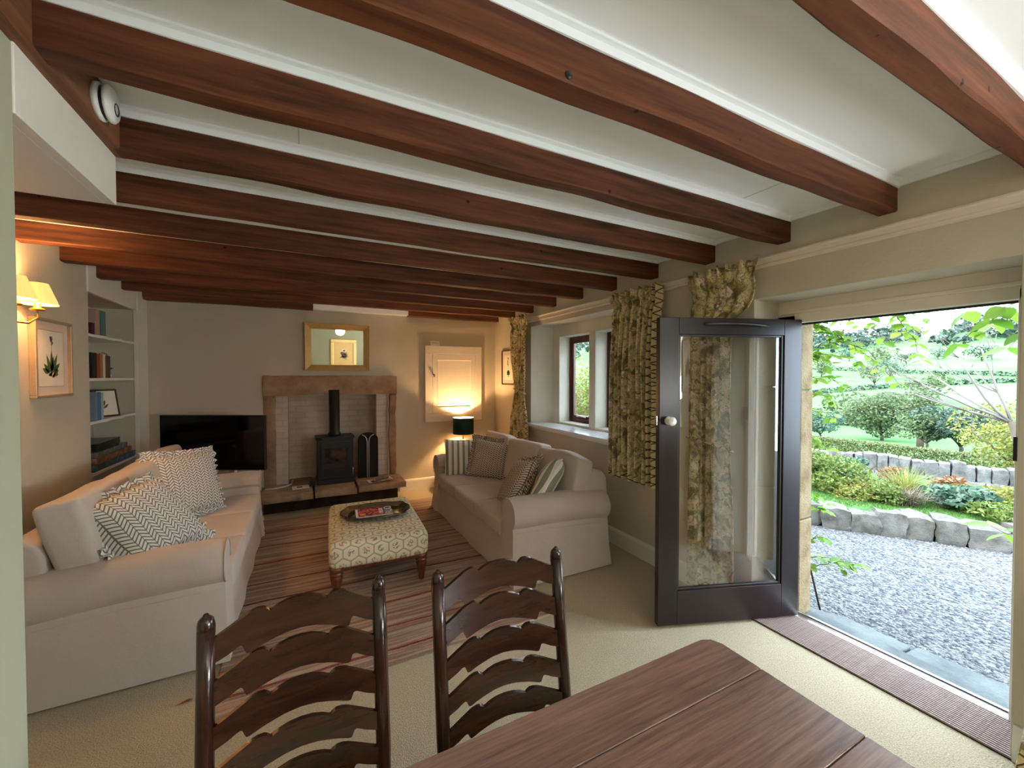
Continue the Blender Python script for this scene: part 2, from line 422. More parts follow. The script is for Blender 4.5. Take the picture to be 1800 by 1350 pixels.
def mk_herring(name, light, dark, cw=0.030, ch=0.023):
    n = NT(name, 0.95, 0.05); v = n.coord(); x, y, z = n.sep(v)
    u = n.math('ADD', n.math('DIVIDE', x, cw), 100.0); fu = n.math('FRACT', u); cidx = n.math('FLOOR', u)
    par = n.math('SUBTRACT', n.math('MULTIPLY', n.math('MODULO', cidx, 2.0), 2.0), 1.0)
    w = n.math('ADD', n.math('DIVIDE', y, ch), n.math('MULTIPLY', n.math('MULTIPLY', n.math('SUBTRACT', fu, 0.5), par), 1.3))
    wf = n.math('FRACT', n.math('ADD', w, 100.0))
    ln = n.math('LESS_THAN', wf, 0.36)
    ed = n.math('GREATER_THAN', n.math('ABSOLUTE', n.math('SUBTRACT', fu, 0.5)), 0.455)
    m = n.math('MAXIMUM', ln, ed)
    c = n.mix(m, light, dark)
    n.color(n.mix(n.math('MULTIPLY', n.noise(v, 14, 3), 0.25), c, sc(dark, 1.2))); n.bump(n.noise(v, 300, 2), 0.3, 0.003); return n.m
M['herring'] = mk_herring('grey_herringbone_weave', S(236, 232, 224), S(120, 116, 108))
M['herring2'] = mk_herring('taupe_herringbone_weave', S(214, 200, 182), S(92, 76, 66), 0.030, 0.023)
def mk_stripe():
    n = NT('sage_stripe_ticking', 0.95, 0.05); v = n.coord(); x, y, z = n.sep(v)
    f = n.math('FRACT', n.math('ADD', n.math('DIVIDE', x, 0.062), 50.2))
    a = n.math('LESS_THAN', f, 0.42); b = n.math('LESS_THAN', n.math('ABSOLUTE', n.math('SUBTRACT', f, 0.72)), 0.03)
    c = n.mix(a, S(236, 230, 220), S(142, 142, 126)); c = n.mix(n.math('MULTIPLY', b, 0.35), c, S(170, 168, 150))
    n.color(c); n.bump(n.noise(v, 300, 2), 0.3, 0.003); return n.m
M['stripe'] = mk_stripe()
def mk_floral(name='floral_curtain_cotton', k=1.6):
    n = NT(name, 0.9, 0.08); v = n.coord(scale=(1, 1, 1))
    a = n.noise(v, 9, 4, 0.6, 1.0); b = n.noise(n.coord(scale=(1, 1, 0.8)), 15, 3, 0.6, 0.8)
    wv = n.t.nodes.new('ShaderNodeVectorMath'); wv.operation = 'MULTIPLY_ADD'
    n.put(wv.inputs[0], n.noise(v, 14, 3, col=True)); wv.inputs[1].default_value = (.09, .09, .09); n.put(wv.inputs[2], v)
    d = n.voro(wv.outputs[0], 7.5)
    c = n.ramp(a, [(0.36, sc(S(108, 100, 66), k)), (0.45, sc(S(150, 138, 98), k)), (0.54, sc(S(184, 172, 136), k)), (0.66, sc(S(160, 146, 104), k))])
    c = n.mix(n.math('MULTIPLY', n.math('GREATER_THAN', b, 0.58), .8), c, sc(S(88, 82, 56), k))
    fl = n.math('LESS_THAN', d, 0.30)
    c = n.mix(n.math('MULTIPLY', fl, 0.8), c, n.ramp(b, [(0.36, sc(S(132, 104, 96), k)), (0.46, sc(S(198, 178, 160), k)), (0.6, sc(S(214, 200, 184), k)), (0.7, sc(S(120, 66, 58), k))]))
    ti = n.math('LESS_THAN', n.math('ABSOLUTE', n.math('SUBTRACT', n.noise(v, 26, 2), 0.5)), 0.018)
    n.color(n.mix(n.math('MULTIPLY', ti, 0.6), c, sc(S(84, 66, 40), k)))
    tr = n.t.nodes.new('ShaderNodeBsdfTranslucent')
    n.bump(n.noise(v, 260, 2), 0.25, 0.003); return n.m
M['floral'] = mk_floral()
def mk_border():
    n = NT('curtain_border_lattice', 0.9, 0.08); v = n.coord(); x, y, z = n.sep(v)
    t = n.math('FRACT', n.math('MULTIPLY', n.math('ADD', z, 10.0), 15.0))
    tri = n.math('ABSOLUTE', n.math('SUBTRACT', t, 0.5))
    f = n.math('FRACT', n.math('MULTIPLY', n.math('ADD', y, 10.0), 14.0))
    ln = n.math('LESS_THAN', n.math('ABSOLUTE', n.math('SUBTRACT', n.math('ABSOLUTE', n.math('SUBTRACT', f, 0.5)), tri)), 0.07)
    n.color(n.mix(ln, n.mix(n.noise(v, 20, 3), S(192, 176, 126), S(220, 204, 158)), S(92, 70, 46))); return n.m
M['border'] = mk_border()
def mk_ottoman():
    n = NT('hexagon_leaf_tapestry', 0.95, 0.05); tc = n.t.nodes.new('ShaderNodeTexCoord')
    x, y, z = n.sep(tc.outputs['Object']); nx, ny, nz = n.sep(tc.outputs['Normal'])
    side = n.math('GREATER_THAN', n.math('ABSOLUTE', nx), 0.75)
    inv = n.math('SUBTRACT', 1.0, side)
    u = n.math('ADD', n.math('MULTIPLY', x, inv), n.math('MULTIPLY', y, side))
    w = n.math('ADD', n.math('MULTIPLY', n.math('ADD', y, z), inv), n.math('MULTIPLY', z, side))
    cs = 0.105; s3 = 1.7320508
    U = n.math('DIVIDE', u, cs); V = n.math('DIVIDE', w, cs)
    def cell(du, dv):
        a = n.math('ABSOLUTE', n.math('SUBTRACT', n.math('FRACT', n.math('ADD', U, 50.5 + du)), .5))
        b = n.math('MULTIPLY', n.math('ABSOLUTE', n.math('SUBTRACT', n.math('FRACT', n.math('ADD', n.math('DIVIDE', V, s3), 50.5 + dv)), .5)), s3)
        ln = lambda p, q: n.math('SQRT', n.math('ADD', n.math('MULTIPLY', p, p), n.math('MULTIPLY', q, q)))
        return ln(a, b), ln(n.math('SUBTRACT', 1.0, a), b)
    dA, dA2 = cell(0, 0); dB, dB2 = cell(.5, .5)
    F1 = n.math('MINIMUM', dA, dB); F2 = n.math('MINIMUM', n.math('MAXIMUM', dA, dB), n.math('MINIMUM', dA2, dB2))
    f = n.math('SUBTRACT', F2, F1)
    v = tc.outputs['Object']
    base = n.mix(n.noise(v, 12, 3), S(214, 202, 172), S(232, 222, 198))
    edge = n.math('LESS_THAN', f, 0.095)
    c = n.mix(edge, base, S(176, 166, 134))
    hs = n.noise(v, 70, 3, 0.6)
    mot = n.math('MULTIPLY', n.math('LESS_THAN', F1, 0.26), n.math('GREATER_THAN', hs, 0.50))
    c = n.mix(n.math('MULTIPLY', mot, 0.75), c, n.ramp(n.noise(v, 9, 1), [(0.42, S(120, 124, 78)), (0.5, S(186, 110, 96)), (0.58, S(110, 96, 70))]))
    n.color(c); n.bump(n.math('ADD', n.noise(v, 250, 2), n.math('MULTIPLY', f, 0.2)), 0.4, 0.004); return n.m
M['ottoman'] = mk_ottoman()
def mk_mat():
    n = NT('ribbed_entrance_mat', 0.95, 0.05); v = n.coord()
    f = n.noise(v, 200, 2); n.color(n.mix(f, S(108, 88, 86), S(206, 186, 180))); n.bump(f, 0.6, 0.004); return n.m
M['mat'] = mk_mat()
M['shade'] = m_emit('lit_cream_shade', (1.0, 0.56, 0.16), 0.50, S(230, 190, 120))
M['shadein'] = m_emit('lit_shade_inner', (1.0, 0.72, 0.36), 2.0, S(250, 230, 190))
M['bulb'] = m_emit('lit_bulb', (1.0, 0.78, 0.48), 12.0)

# ------------------------------------------------------------------ room shell
XW, XO, XL, YF, ZC, ZB = 2.62, 3.10, -1.526, 5.72, 2.56, 2.41
YR = -3.3          # back wall of the dining end
XP = -0.62         # partition beside the dining end
struct(MB().box(-2.2, 2.9, YR - .2, 6.4, -0.12, 0).build('floor', M['carpet']), 'oatmeal carpeted floor')
ceil = struct(MB().box(-2.2, 3.1, YR - .2, 6.4, ZC, ZC + .12).build('ceiling', M['ceiling']), 'white ceiling lining between the beams')
seam = MB().box(2.12, 2.124, 1.05, 1.41, ZC - .0012, ZC + .01).build('board_joint', M['wall'], ceil)
MB().box(-0.014, -0.011, 1.56, 1.92, ZC - .0012, ZC + .01).build('board_joint', M['wall'], ceil)

# fireplace wall, with the fireplace opening left free
OX0, OX1, OZ = -0.33, 1.005, 1.35
w = MB(); w.box(-2.0, OX0, YF, YF + .6, 0, ZC); w.box(OX1, 3.1, YF, YF + .6, 0, ZC); w.box(OX0, OX1, YF, YF + .6, OZ, ZC)
wall_far = struct(w.build('wall_far', M['wall']), 'stone-coloured plaster wall around the fireplace')
# left wall, with the book alcove
BY0, BY1, BZ = 4.42, 5.44, 2.27
w = MB().cells([XL - .5, XL - .34, XL], [YR - .2, BY0, BY1, YF + .1], [0, BZ, ZC], lambda x, y, z: not (x > XL - .34 and BY0 < y < BY1 and z < BZ))
wall_left = struct(w.build('wall_left', M['wall'], bevel=0.012), 'stone-coloured plaster wall beside the book alcove')
# window wall, with window and doorway openings
WY0, WY1, WZ0, WZ1 = 2.93, 4.60, 0.965, 2.235
DY0, DY1, DZ = 0.545, 1.655, 2.095
SY0, SY1, SZ0, SZ1 = -2.32, -1.0, 0.95, 2.1      # invented side window behind the camera, opening for the added fill
def wr_solid(x, y, z):
    return not ((WY0 < y < WY1 and WZ0 < z < WZ1) or (DY0 < y < DY1 and z < DZ) or (SY0 < y < SY1 and SZ0 < z < SZ1))
w = MB().cells([XW, XO], sorted([YR - .2, SY0, SY1, DY0, DY1, WY0, WY1, YF + .1]), sorted([0, SZ0, WZ0, DZ, SZ1, WZ1, ZC]), wr_solid)
wall_right = struct(w.build('wall_right', M['wall'], bevel=0.02, seg=3), 'thick stone-coloured plaster wall holding window and doorway')
# back wall of the dining end
w = MB().box(-2.2, XO, YR - .2, YR, 0, ZC)
struct(w.build('wall_back', m_plaster('dining_wall_olive', S(120, 116, 92), .1)), 'plain plaster wall of the dining end')
struct(MB().box(XP - .1, XP, YR, 1.433, 0, 2.405).build('wall_partition', M['wall_sage'], bevel=0.006), 'pale sage partition wall at the left picture edge')
struct(MB().box(XP - .12, XP + .004, YR, 1.10, 0, 0.16).build('baseboard_partition', M['white'], bevel=0.005), 'white skirting of the partition wall')
# stair bulkhead: white apron under the trimmer and the low soffit behind it
w = MB(); w.box(XP - .03, XP + .002, 1.433, 2.03, 2.235, 2.42); w.box(XL, XP - .03, 0.2, 2.03, 2.235, 2.26); w.box(XL, XP - .03, 2.0, 2.03, 2.26, 2.5)
struct(w.build('trim_1', M['white'], bevel=0.003), 'white painted apron and soffit of the stair bulkhead')

# ------------------------------------------------------------------ ceiling beams
def beam_mesh(mb, x0, x1, y0, wd, zb, zt, seed, axis=0, n=56):
    rnd = random.Random(seed); off = rnd.random() * 50
    def sect(t):
        j = lambda k, a: a * (mnoise.noise(Vector((t * 2.3 + off, k * 7.1, seed))) )
        c1 = 0.004 + 0.010 * abs(mnoise.noise(Vector((t * 1.7 + off, 3.3, seed)))); c2 = 0.005 + 0.014 * abs(mnoise.noise(Vector((t * 1.5 + off, 9.3, seed))))
        b = zb + j(1, .008); a0 = y0 + j(2, .007); a1 = y0 + wd + j(3, .007)
        return [(a0, zt), (a0 + j(4, .004), (b + zt) / 2), (a0, b + c1), (a0 + c1, b), (a1 - c2, b + j(5, .004)), (a1, b + c2), (a1, zt)]
    vs = []; k = 7
    for i in range(n + 1):
        t = x0 + (x1 - x0) * i / n
        for (a, z) in sect(t): vs.append((t, a, z) if axis == 0 else (a, t, z))
    fs = [(i * k + q, i * k + (q + 1) % k, (i + 1) * k + (q + 1) % k, (i + 1) * k + q) for i in range(n) for q in range(k)]
    fs += [tuple(range(k - 1, -1, -1)), tuple(n * k + q for q in range(k))]
    return mb.add(vs, fs)
JY = [0.455, 0.94, 1.44, 1.945, 2.47, 2.97, 3.49, 4.0, 4.53, 5.04]
ordn = ['nearest', 'second', 'third', 'fourth', 'fifth', 'sixth', 'seventh', 'eighth', 'ninth', 'tenth']
JL = [XP - .02, XP - .02, -0.595, -0.60, XL - .05, XL - .05, XL - .05, XL - .05, XL - .05, XL - .05]
tr_n = 2
for i, y in enumerate(JY):
    o = beam_mesh(MB(), JL[i], XW + .02, y, 0.085 if i else 0.075, ZB, ZC - .001, i + 1).build('ceiling_beam', M['beam'], smooth='auto')
    tag(o, '%s reddish-brown wooden ceiling beam counted from the camera' % ordn[i], 'beam', 'wooden ceiling beams')
    if i == 1:
        for (hx, hy, hz, ax) in ((0.654, 0.9405, 2.425, 1), (0.679, 0.985, 2.4115, 2)):
            MB().lathe([(0.001, -.004), (0.011, -.004), (0.012, .003), (0.001, .006)], 12, (hx, hy, hz), ax).build('peg_hole', M['black'], o, True)
    # white bead along the near top edge of the beam
    tb = MB().prism([(y - .024, ZC + .001), (y + .004, ZC + .001), (y + .004, ZC - .033), (y - .006, ZC - .033), (y - .010, ZC - .012), (y - .024, ZC - .008)], 0, max(JL[i], XL), XW)
    struct(tb.build('trim_%d' % tr_n, M['ceiling'], smooth=False), 'white bead along a ceiling beam'); tr_n += 1
for (a, b, wd) in ((XL - .05, 0.10, 'left of the chimney'), (1.27, XW + .02, 'right of the chimney')):
    o = beam_mesh(MB(), a, b, 5.585, 0.11, ZB + .005, ZC - .001, 33 + a, 0, 30).build('ceiling_beam', M['beam'], smooth='auto')
    tag(o, 'short end of the farthest wooden ceiling beam %s' % wd, 'beam', 'wooden ceiling beams')
o = beam_mesh(MB(), 0.30, 2.03, XP - .12, 0.155, ZB, ZC - .001, 77, 1, 40).build('trimmer_beam', M['trimmer'], smooth='auto')
tag(o, 'brown trimmer beam along the stair bulkhead carrying the smoke alarm', 'beam')
# picture rail on the window wall
rail = [(XW + .001, 2.352), (XW - .030, 2.352), (XW - .034, 2.343), (XW - .022, 2.335), (XW - .018, 2.312), (XW - .026, 2.305), (XW - .026, 2.294), (XW + .001, 2.290)]
struct(MB().prism(rail, 1, YR, 4.66).build('trim_%d' % tr_n, M['cream']), 'cream moulded curtain rail along the window wall'); tr_n += 1
struct(MB().box(XW - .018, XW + .001, YR, YF, ZC - .03, ZC + .001).build('trim_%d' % tr_n, M['ceiling'], bevel=.004), 'white ceiling bead along the window wall'); tr_n += 1
# skirting boards
def skirt(name, axis, fixed, a, b, sgn, label):
    t = 0.02 * sgn
    pts = [(fixed, 0), (fixed + t, 0), (fixed + t, .125), (fixed + t * .75, .14), (fixed + t * .5, .148), (fixed, .152)]
    mb = MB()
    if axis == 1: mb.prism(pts, 1, a, b)
    else: mb.prism(pts, 0, a, b)
    struct(mb.build(name, M['white']), label)
skirt('baseboard_right', 1, XW, DY1 + .01, YF, -1, 'white skirting board under the window')
skirt('baseboard_far', 0, YF, 1.16, XW, -1, 'white skirting board right of the hearth')
skirt('baseboard_far', 0, YF, XL, -0.47, -1, 'white skirting board behind the television')
skirt('baseboard_left', 1, XL, 2.05, BY0 - .02, 1, 'white skirting board behind the left sofa')
skirt('baseboard_right', 1, XW, YR, DY0 - .01, -1, 'white skirting board of the dining end')

# ------------------------------------------------------------------ mullioned window
win = struct(MB().add([], []).build('window_1', None), 'stone mullioned window with dark wooden casements and deep sill')
LX = 2.88
L1 = (3.73, 4.33); L2 = (3.01, 3.60); LZ0, LZ1 = 1.02, 2.09
s = MB()
# splayed recess sides and head of the window
s.hexa([(XW + .002, 4.60, .99), (LX, 4.48, .99), (LX, 4.66, .99), (XW + .002, 4.66, .99), (XW + .002, 4.60, WZ1 + .01), (LX, 4.48, WZ1 + .01), (LX, 4.66, WZ1 + .01), (XW + .002, 4.66, WZ1 + .01)])
s.build('recess_side', M['reveal'], win)
s = MB().hexa([(XW + .002, 2.87, .99), (LX, 2.87, .99), (LX, 2.97, .99), (XW + .002, 2.93, .99), (XW + .002, 2.87, WZ1 + .01), (LX, 2.87, WZ1 + .01), (LX, 2.97, WZ1 + .01), (XW + .002, 2.93, WZ1 + .01)])
s.build('recess_side', M['reveal'], win)
for (a, b, c, d, nm) in ((L1[1], 4.52, .985, WZ1 + .005, 'stone_jamb'), (2.90, L2[0], .985, WZ1 + .005, 'stone_jamb'), (L2[0], L1[1], LZ1, WZ1 + .005, 'stone_head'), (L2[0], L1[1], .96, LZ0, 'stone_sill')):
    MB().box(LX, XO - .01, a, b, c, d).build(nm, M['reveal'], win, bevel=0.008)
MB().prism([(LX - .005, L2[1] + .01), (LX + .02, L2[1]), (XO - .01, L2[1]), (XO - .01, L1[0]), (LX + .02, L1[0]), (LX - .005, L1[0] - .01)], 2, LZ0 - .03, LZ1 + .02).build('mullion', M['reveal'], win, bevel=0.006)
for (a, b) in (L1, L2):
    fr = MB(); f = 0.045; X0, X1 = 3.035, 3.085
    fr.box(X0, X1, a, a + f, LZ0, LZ1); fr.box(X0, X1, b - f, b, LZ0, LZ1); fr.box(X0, X1, a + f, b - f, LZ0, LZ0 + .05); fr.box(X0, X1, a + f, b - f, LZ1 - f, LZ1)
    c = fr.build('casement', M['framewood'], win, bevel=0.004)
    g = 0.035; fr = MB(); a2, b2 = a + f, b - f; z0, z1 = LZ0 + .05, LZ1 - f
    fr.box(X0 + .008, X1 - .006, a2, a2 + g, z0, z1); fr.box(X0 + .008, X1 - .006, b2 - g, b2, z0, z1); fr.box(X0 + .008, X1 - .006, a2 + g, b2 - g, z0, z0 + g); fr.box(X0 + .008, X1 - .006, a2 + g, b2 - g, z1 - g, z1)
    fr.build('sash', M['framewood'], c, bevel=0.003)
    MB().box(3.058, 3.062, a2 + g - .005, b2 - g + .005, z0 + g - .005, z1 - g + .005).build('pane', M['glass'], c)
    MB().tube([(3.02, (a + b) / 2 - .06, LZ0 + .075), (3.0, (a + b) / 2, LZ0 + .085), (3.005, (a + b) / 2 + .1, LZ0 + .075)], .007, 8).build('stay', M['whiteplastic'], c, True)
sb = MB().hexa([(2.56, 2.90, .962), (LX + .01, 2.93, .962), (LX + .01, 4.50, .962), (2.56, 4.665, .962), (2.56, 2.90, .993), (LX + .01, 2.93, .993), (LX + .01, 4.50, .993), (2.56, 4.665, .993)])
sill = sb.build('window_sill', M['sillwhite'], win, bevel=0.006)
MB().box(2.585, XW + .001, 2.92, 4.63, .935, .962).build('sill_moulding', M['cream'], win, bevel=0.006)

# ------------------------------------------------------------------ doorway and glazed door
dfr = struct(MB().add([], []).build('door_1', None), 'cream painted doorway frame and sill of the garden door')
FX0, FX1 = 2.885, 2.965
MB().box(FX0, FX1, DY0 - .02, .607, 0.0, 2.0).build('frame_jamb', M['cream'], dfr, bevel=0.004)
MB().box(FX0, FX1, 1.548, DY1 + .02, 0.0, 2.0).build('frame_jamb', M['cream'], dfr, bevel=0.004)
MB().box(FX0, FX1, DY0 - .02, DY1 + .02, 1.948, 2.11).build('frame_head', M['cream'], dfr, bevel=0.004)
MB().box(FX0 - .014, FX0, DY0 - .0, DY1 + .0, 2.008, 2.030).build('head_bead', M['cream'], dfr, bevel=0.004)
MB().box(FX1 - .03, FX1 - .02, .607, 1.548, 1.936, 1.949).build('draught_strip', M['black'], dfr)
MB().box(FX1 - .03, FX1 - .02, .606, .613, 0.02, 1.949).build('draught_strip', M['black'], dfr)
MB().box(FX0 + .002, FX0 + .004, .570, .606, 1.20, 1.30).build('strike_plate', M['chrome'], dfr)
MB().box(FX0 - .032, FX0 + .001, .556, .606, 1.215, 1.325).build('lock_keep', M['black'], dfr, bevel=.002)
sl = MB().box(2.885, 2.91, .60, 1.55, -.01, .012).build('metal_sill', M['chrome'], dfr, bevel=.003)
MB().box(2.91, 2.955, .60, 1.55, -.02, .004).build('sill_channel', M['darksteel'], dfr)
MB().box(2.955, 2.975, .60, 1.55, -.02, .010).build('metal_sill', M['chrome'], dfr, bevel=.003)
# tooled stone jambs outside the frame
for y0, y1, tag_y in ((1.545, 1.60, 1), (.30, .46, 0)):
    for k, (z0, z1) in enumerate(((-.1, .62), (.625, 1.50), (1.505, 2.05))):
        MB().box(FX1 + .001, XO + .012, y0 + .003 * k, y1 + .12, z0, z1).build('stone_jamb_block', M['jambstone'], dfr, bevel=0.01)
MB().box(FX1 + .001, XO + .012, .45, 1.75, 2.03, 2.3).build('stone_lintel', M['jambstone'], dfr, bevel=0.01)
struct(MB().box(2.965, 3.13, .5, 1.62, -.12, -.022).build('trim_%d' % tr_n, M['slab'], bevel=.01), 'grey stone threshold under the garden door'); tr_n += 1

door = thing('glazed_door', 'dark mahogany glazed door standing open into the room', 'door', (2.90, 1.549, 0), R(160.19))
W, H0, H1, T = 0.978, 0.022, 1.965, 0.046
# local x runs from hinge to free edge, the face seen is at local y = +T
def dbox(x0, x1, z0, z1, y0=0.0, y1=T): return MB().box(x0, x1, y0, y1, z0, z1)
dbox(0, .125, H0, H1).build('hinge_stile', M['doorwood'], door, bevel=.004)
dbox(.848, W, H0, H1).build('lock_stile', M['doorwood'], door, bevel=.004)
dbox(.125, .848, H0, .238).build('bottom_rail', M['doorwood'], door, bevel=.002)
dbox(.125, .848, 1.862, H1).build('top_rail', M['doorwood'], door, bevel=.002)
bead = MB()
for (x0, x1, z0, z1) in ((.125, .139, .238, 1.862), (.834, .848, .238, 1.862), (.139, .834, .238, .252), (.139, .834, 1.848, 1.862)):
    bead.box(x0, x1, .010, T - .008, z0, z1)
bead.build('glazing_bead', M['doorwood'], door, bevel=.003)
MB().box(.13, .843, .020, .026, .243, 1.857).build('pane', M['doorglass'], door)
k = MB().lathe([(.0, 0), (.024, 0), (.026, .006), (.012, .010), (.011, .028), (.024, .036), (.028, .048), (.024, .058), (.0, .062)], 20, (.918, T, 1.32), 1)
k.build('door_knob', M['whiteplastic'], door, True)
MB().box(W - .001, W + .012, .010, .034, 1.29, 1.35).build('latch', M['chrome'], door, bevel=.002)
pts = [(.692 - .446 * t / 12, T + .012 + .022 * math.sin(PI * t / 12), 1.925 - .008 * (t / 12) + .008 * math.sin(PI * t / 12)) for t in range(13)]
MB().tube(pts, [.004] + [.0085] * 11 + [.004], 8).build('pull_handle', M['darksteel'], door, True)
for z in (.25, 1.05, 1.75): MB().lathe([(.007, -.045), (.007, .045)], 10, (-.004, T * .0 + .004, z)).build('hinge', M['chrome'], door, True)

# ------------------------------------------------------------------ fireplace
fp = struct(MB().add([], []).build('trim_%d' % tr_n, None), 'sandstone fireplace with painted brick recess'); tr_n += 1
def rough_block(mb, x0, x1, y0, y1, z0, z1, seed, amp=.006, n=(10, 3, 6)):
    b = MB()
    pts = {}
    def P(i, j, k):
        x = x0 + (x1 - x0) * i / n[0]; y = y0 + (y1 - y0) * j / n[1]; z = z0 + (z1 - z0) * k / n[2]
        q = Vector((x * 4 + seed, y * 4, z * 4)); d = mnoise.noise_vector(q) * amp + mnoise.noise_vector(q * 3) * amp * .5
        e = sum((a in (0, m)) for a, m in ((i, n[0]), (j, n[1]), (k, n[2])))
        c = Vector(((x0 + x1) / 2 - x, (y0 + y1) / 2 - y, (z0 + z1) / 2 - z))
        ins = amp * 1.2 if e >= 2 else 0
        return (x + d.x + (ins if c.x > 0 else -ins) * (e >= 2 and i in (0, n[0])), y + d.y + (ins if c.y > 0 else -ins) * (e >= 2 and j in (0, n[1])), z + d.z + (ins if c.z > 0 else -ins) * (e >= 2 and k in (0, n[2])))
    vs = []; ids = {}
    def vid(i, j, k):
        if (i, j, k) not in ids: ids[(i, j, k)] = len(vs); vs.append(P(i, j, k))
        return ids[(i, j, k)]
    fs = []
    a, c, d = n
    for i in range(a):
        for j in range(c): fs += [(vid(i, j, 0), vid(i, j + 1, 0), vid(i + 1, j + 1, 0), vid(i + 1, j, 0)), (vid(i, j, d), vid(i + 1, j, d), vid(i + 1, j + 1, d), vid(i, j + 1, d))]
        for k in range(d): fs += [(vid(i, 0, k), vid(i + 1, 0, k), vid(i + 1, 0, k + 1), vid(i, 0, k + 1)), (vid(i, c, k), vid(i, c, k + 1), vid(i + 1, c, k + 1), vid(i + 1, c, k))]
    for j in range(c):
        for k in range(d): fs += [(vid(0, j, k), vid(0, j, k + 1), vid(0, j + 1, k + 1), vid(0, j + 1, k)), (vid(a, j, k), vid(a, j + 1, k), vid(a, j + 1, k + 1), vid(a, j, k + 1))]
    return mb.add(vs, fs)
rough_block(MB(), -.457, 1.137, YF - .04, YF + .25, 1.35, 1.608, 1, .008, (24, 3, 6)).build('stone_lintel', M['sandstone'], fp, 'auto')
rough_block(MB(), -.457, -.315, YF - .02, YF + .25, .2, 1.372, 5, .008, (4, 3, 20)).build('stone_jamb', M['sandstone'], fp, 'auto')
rough_block(MB(), 1.0, 1.137, YF - .02, YF + .25, .2, 1.372, 9, .016, (4, 3, 24)).build('stone_jamb', M['sandstone'], fp, 'auto')
MB().box(-.34, -.19, YF + .03, YF + .45, .2, 1.40).build('brick_pier', M['brick'], fp)
MB().box(.862, 1.005, YF + .03, YF + .45, .2, 1.40).build('brick_pier', M['brick'], fp)
MB().box(-.36, 1.02, YF + .33, YF + .6, .0, 1.45).build('recess_back', M['brick'], fp)
# hearth flags on a riser whose colour carries the shade under their overhang
MB().box(-.44, 1.08, 5.44, YF + .4, 0, .165).build('hearth_riser', stone_mat('shaded_riser_stone', S(44, 36, 30), S(62, 52, 44), S(80, 68, 58), 5), fp)
for k, (a, b, c) in enumerate(((-.50, .085, 5.24), (.092, .563, 5.22), (.570, 1.165, 5.26))):
    rough_block(MB(), a, b, c, YF + .4, .160, .250, 20 + k, .008, (10, 8, 2)).build('hearth_flag', M['hearthstone'], fp, 'auto')
# ------------------------------------------------------------------ sofas
def rot_m(loc, ex=(0, 0, 0)):
    from mathutils import Euler
    return Matrix.Translation(loc) @ Euler(ex).to_matrix().to_4x4()

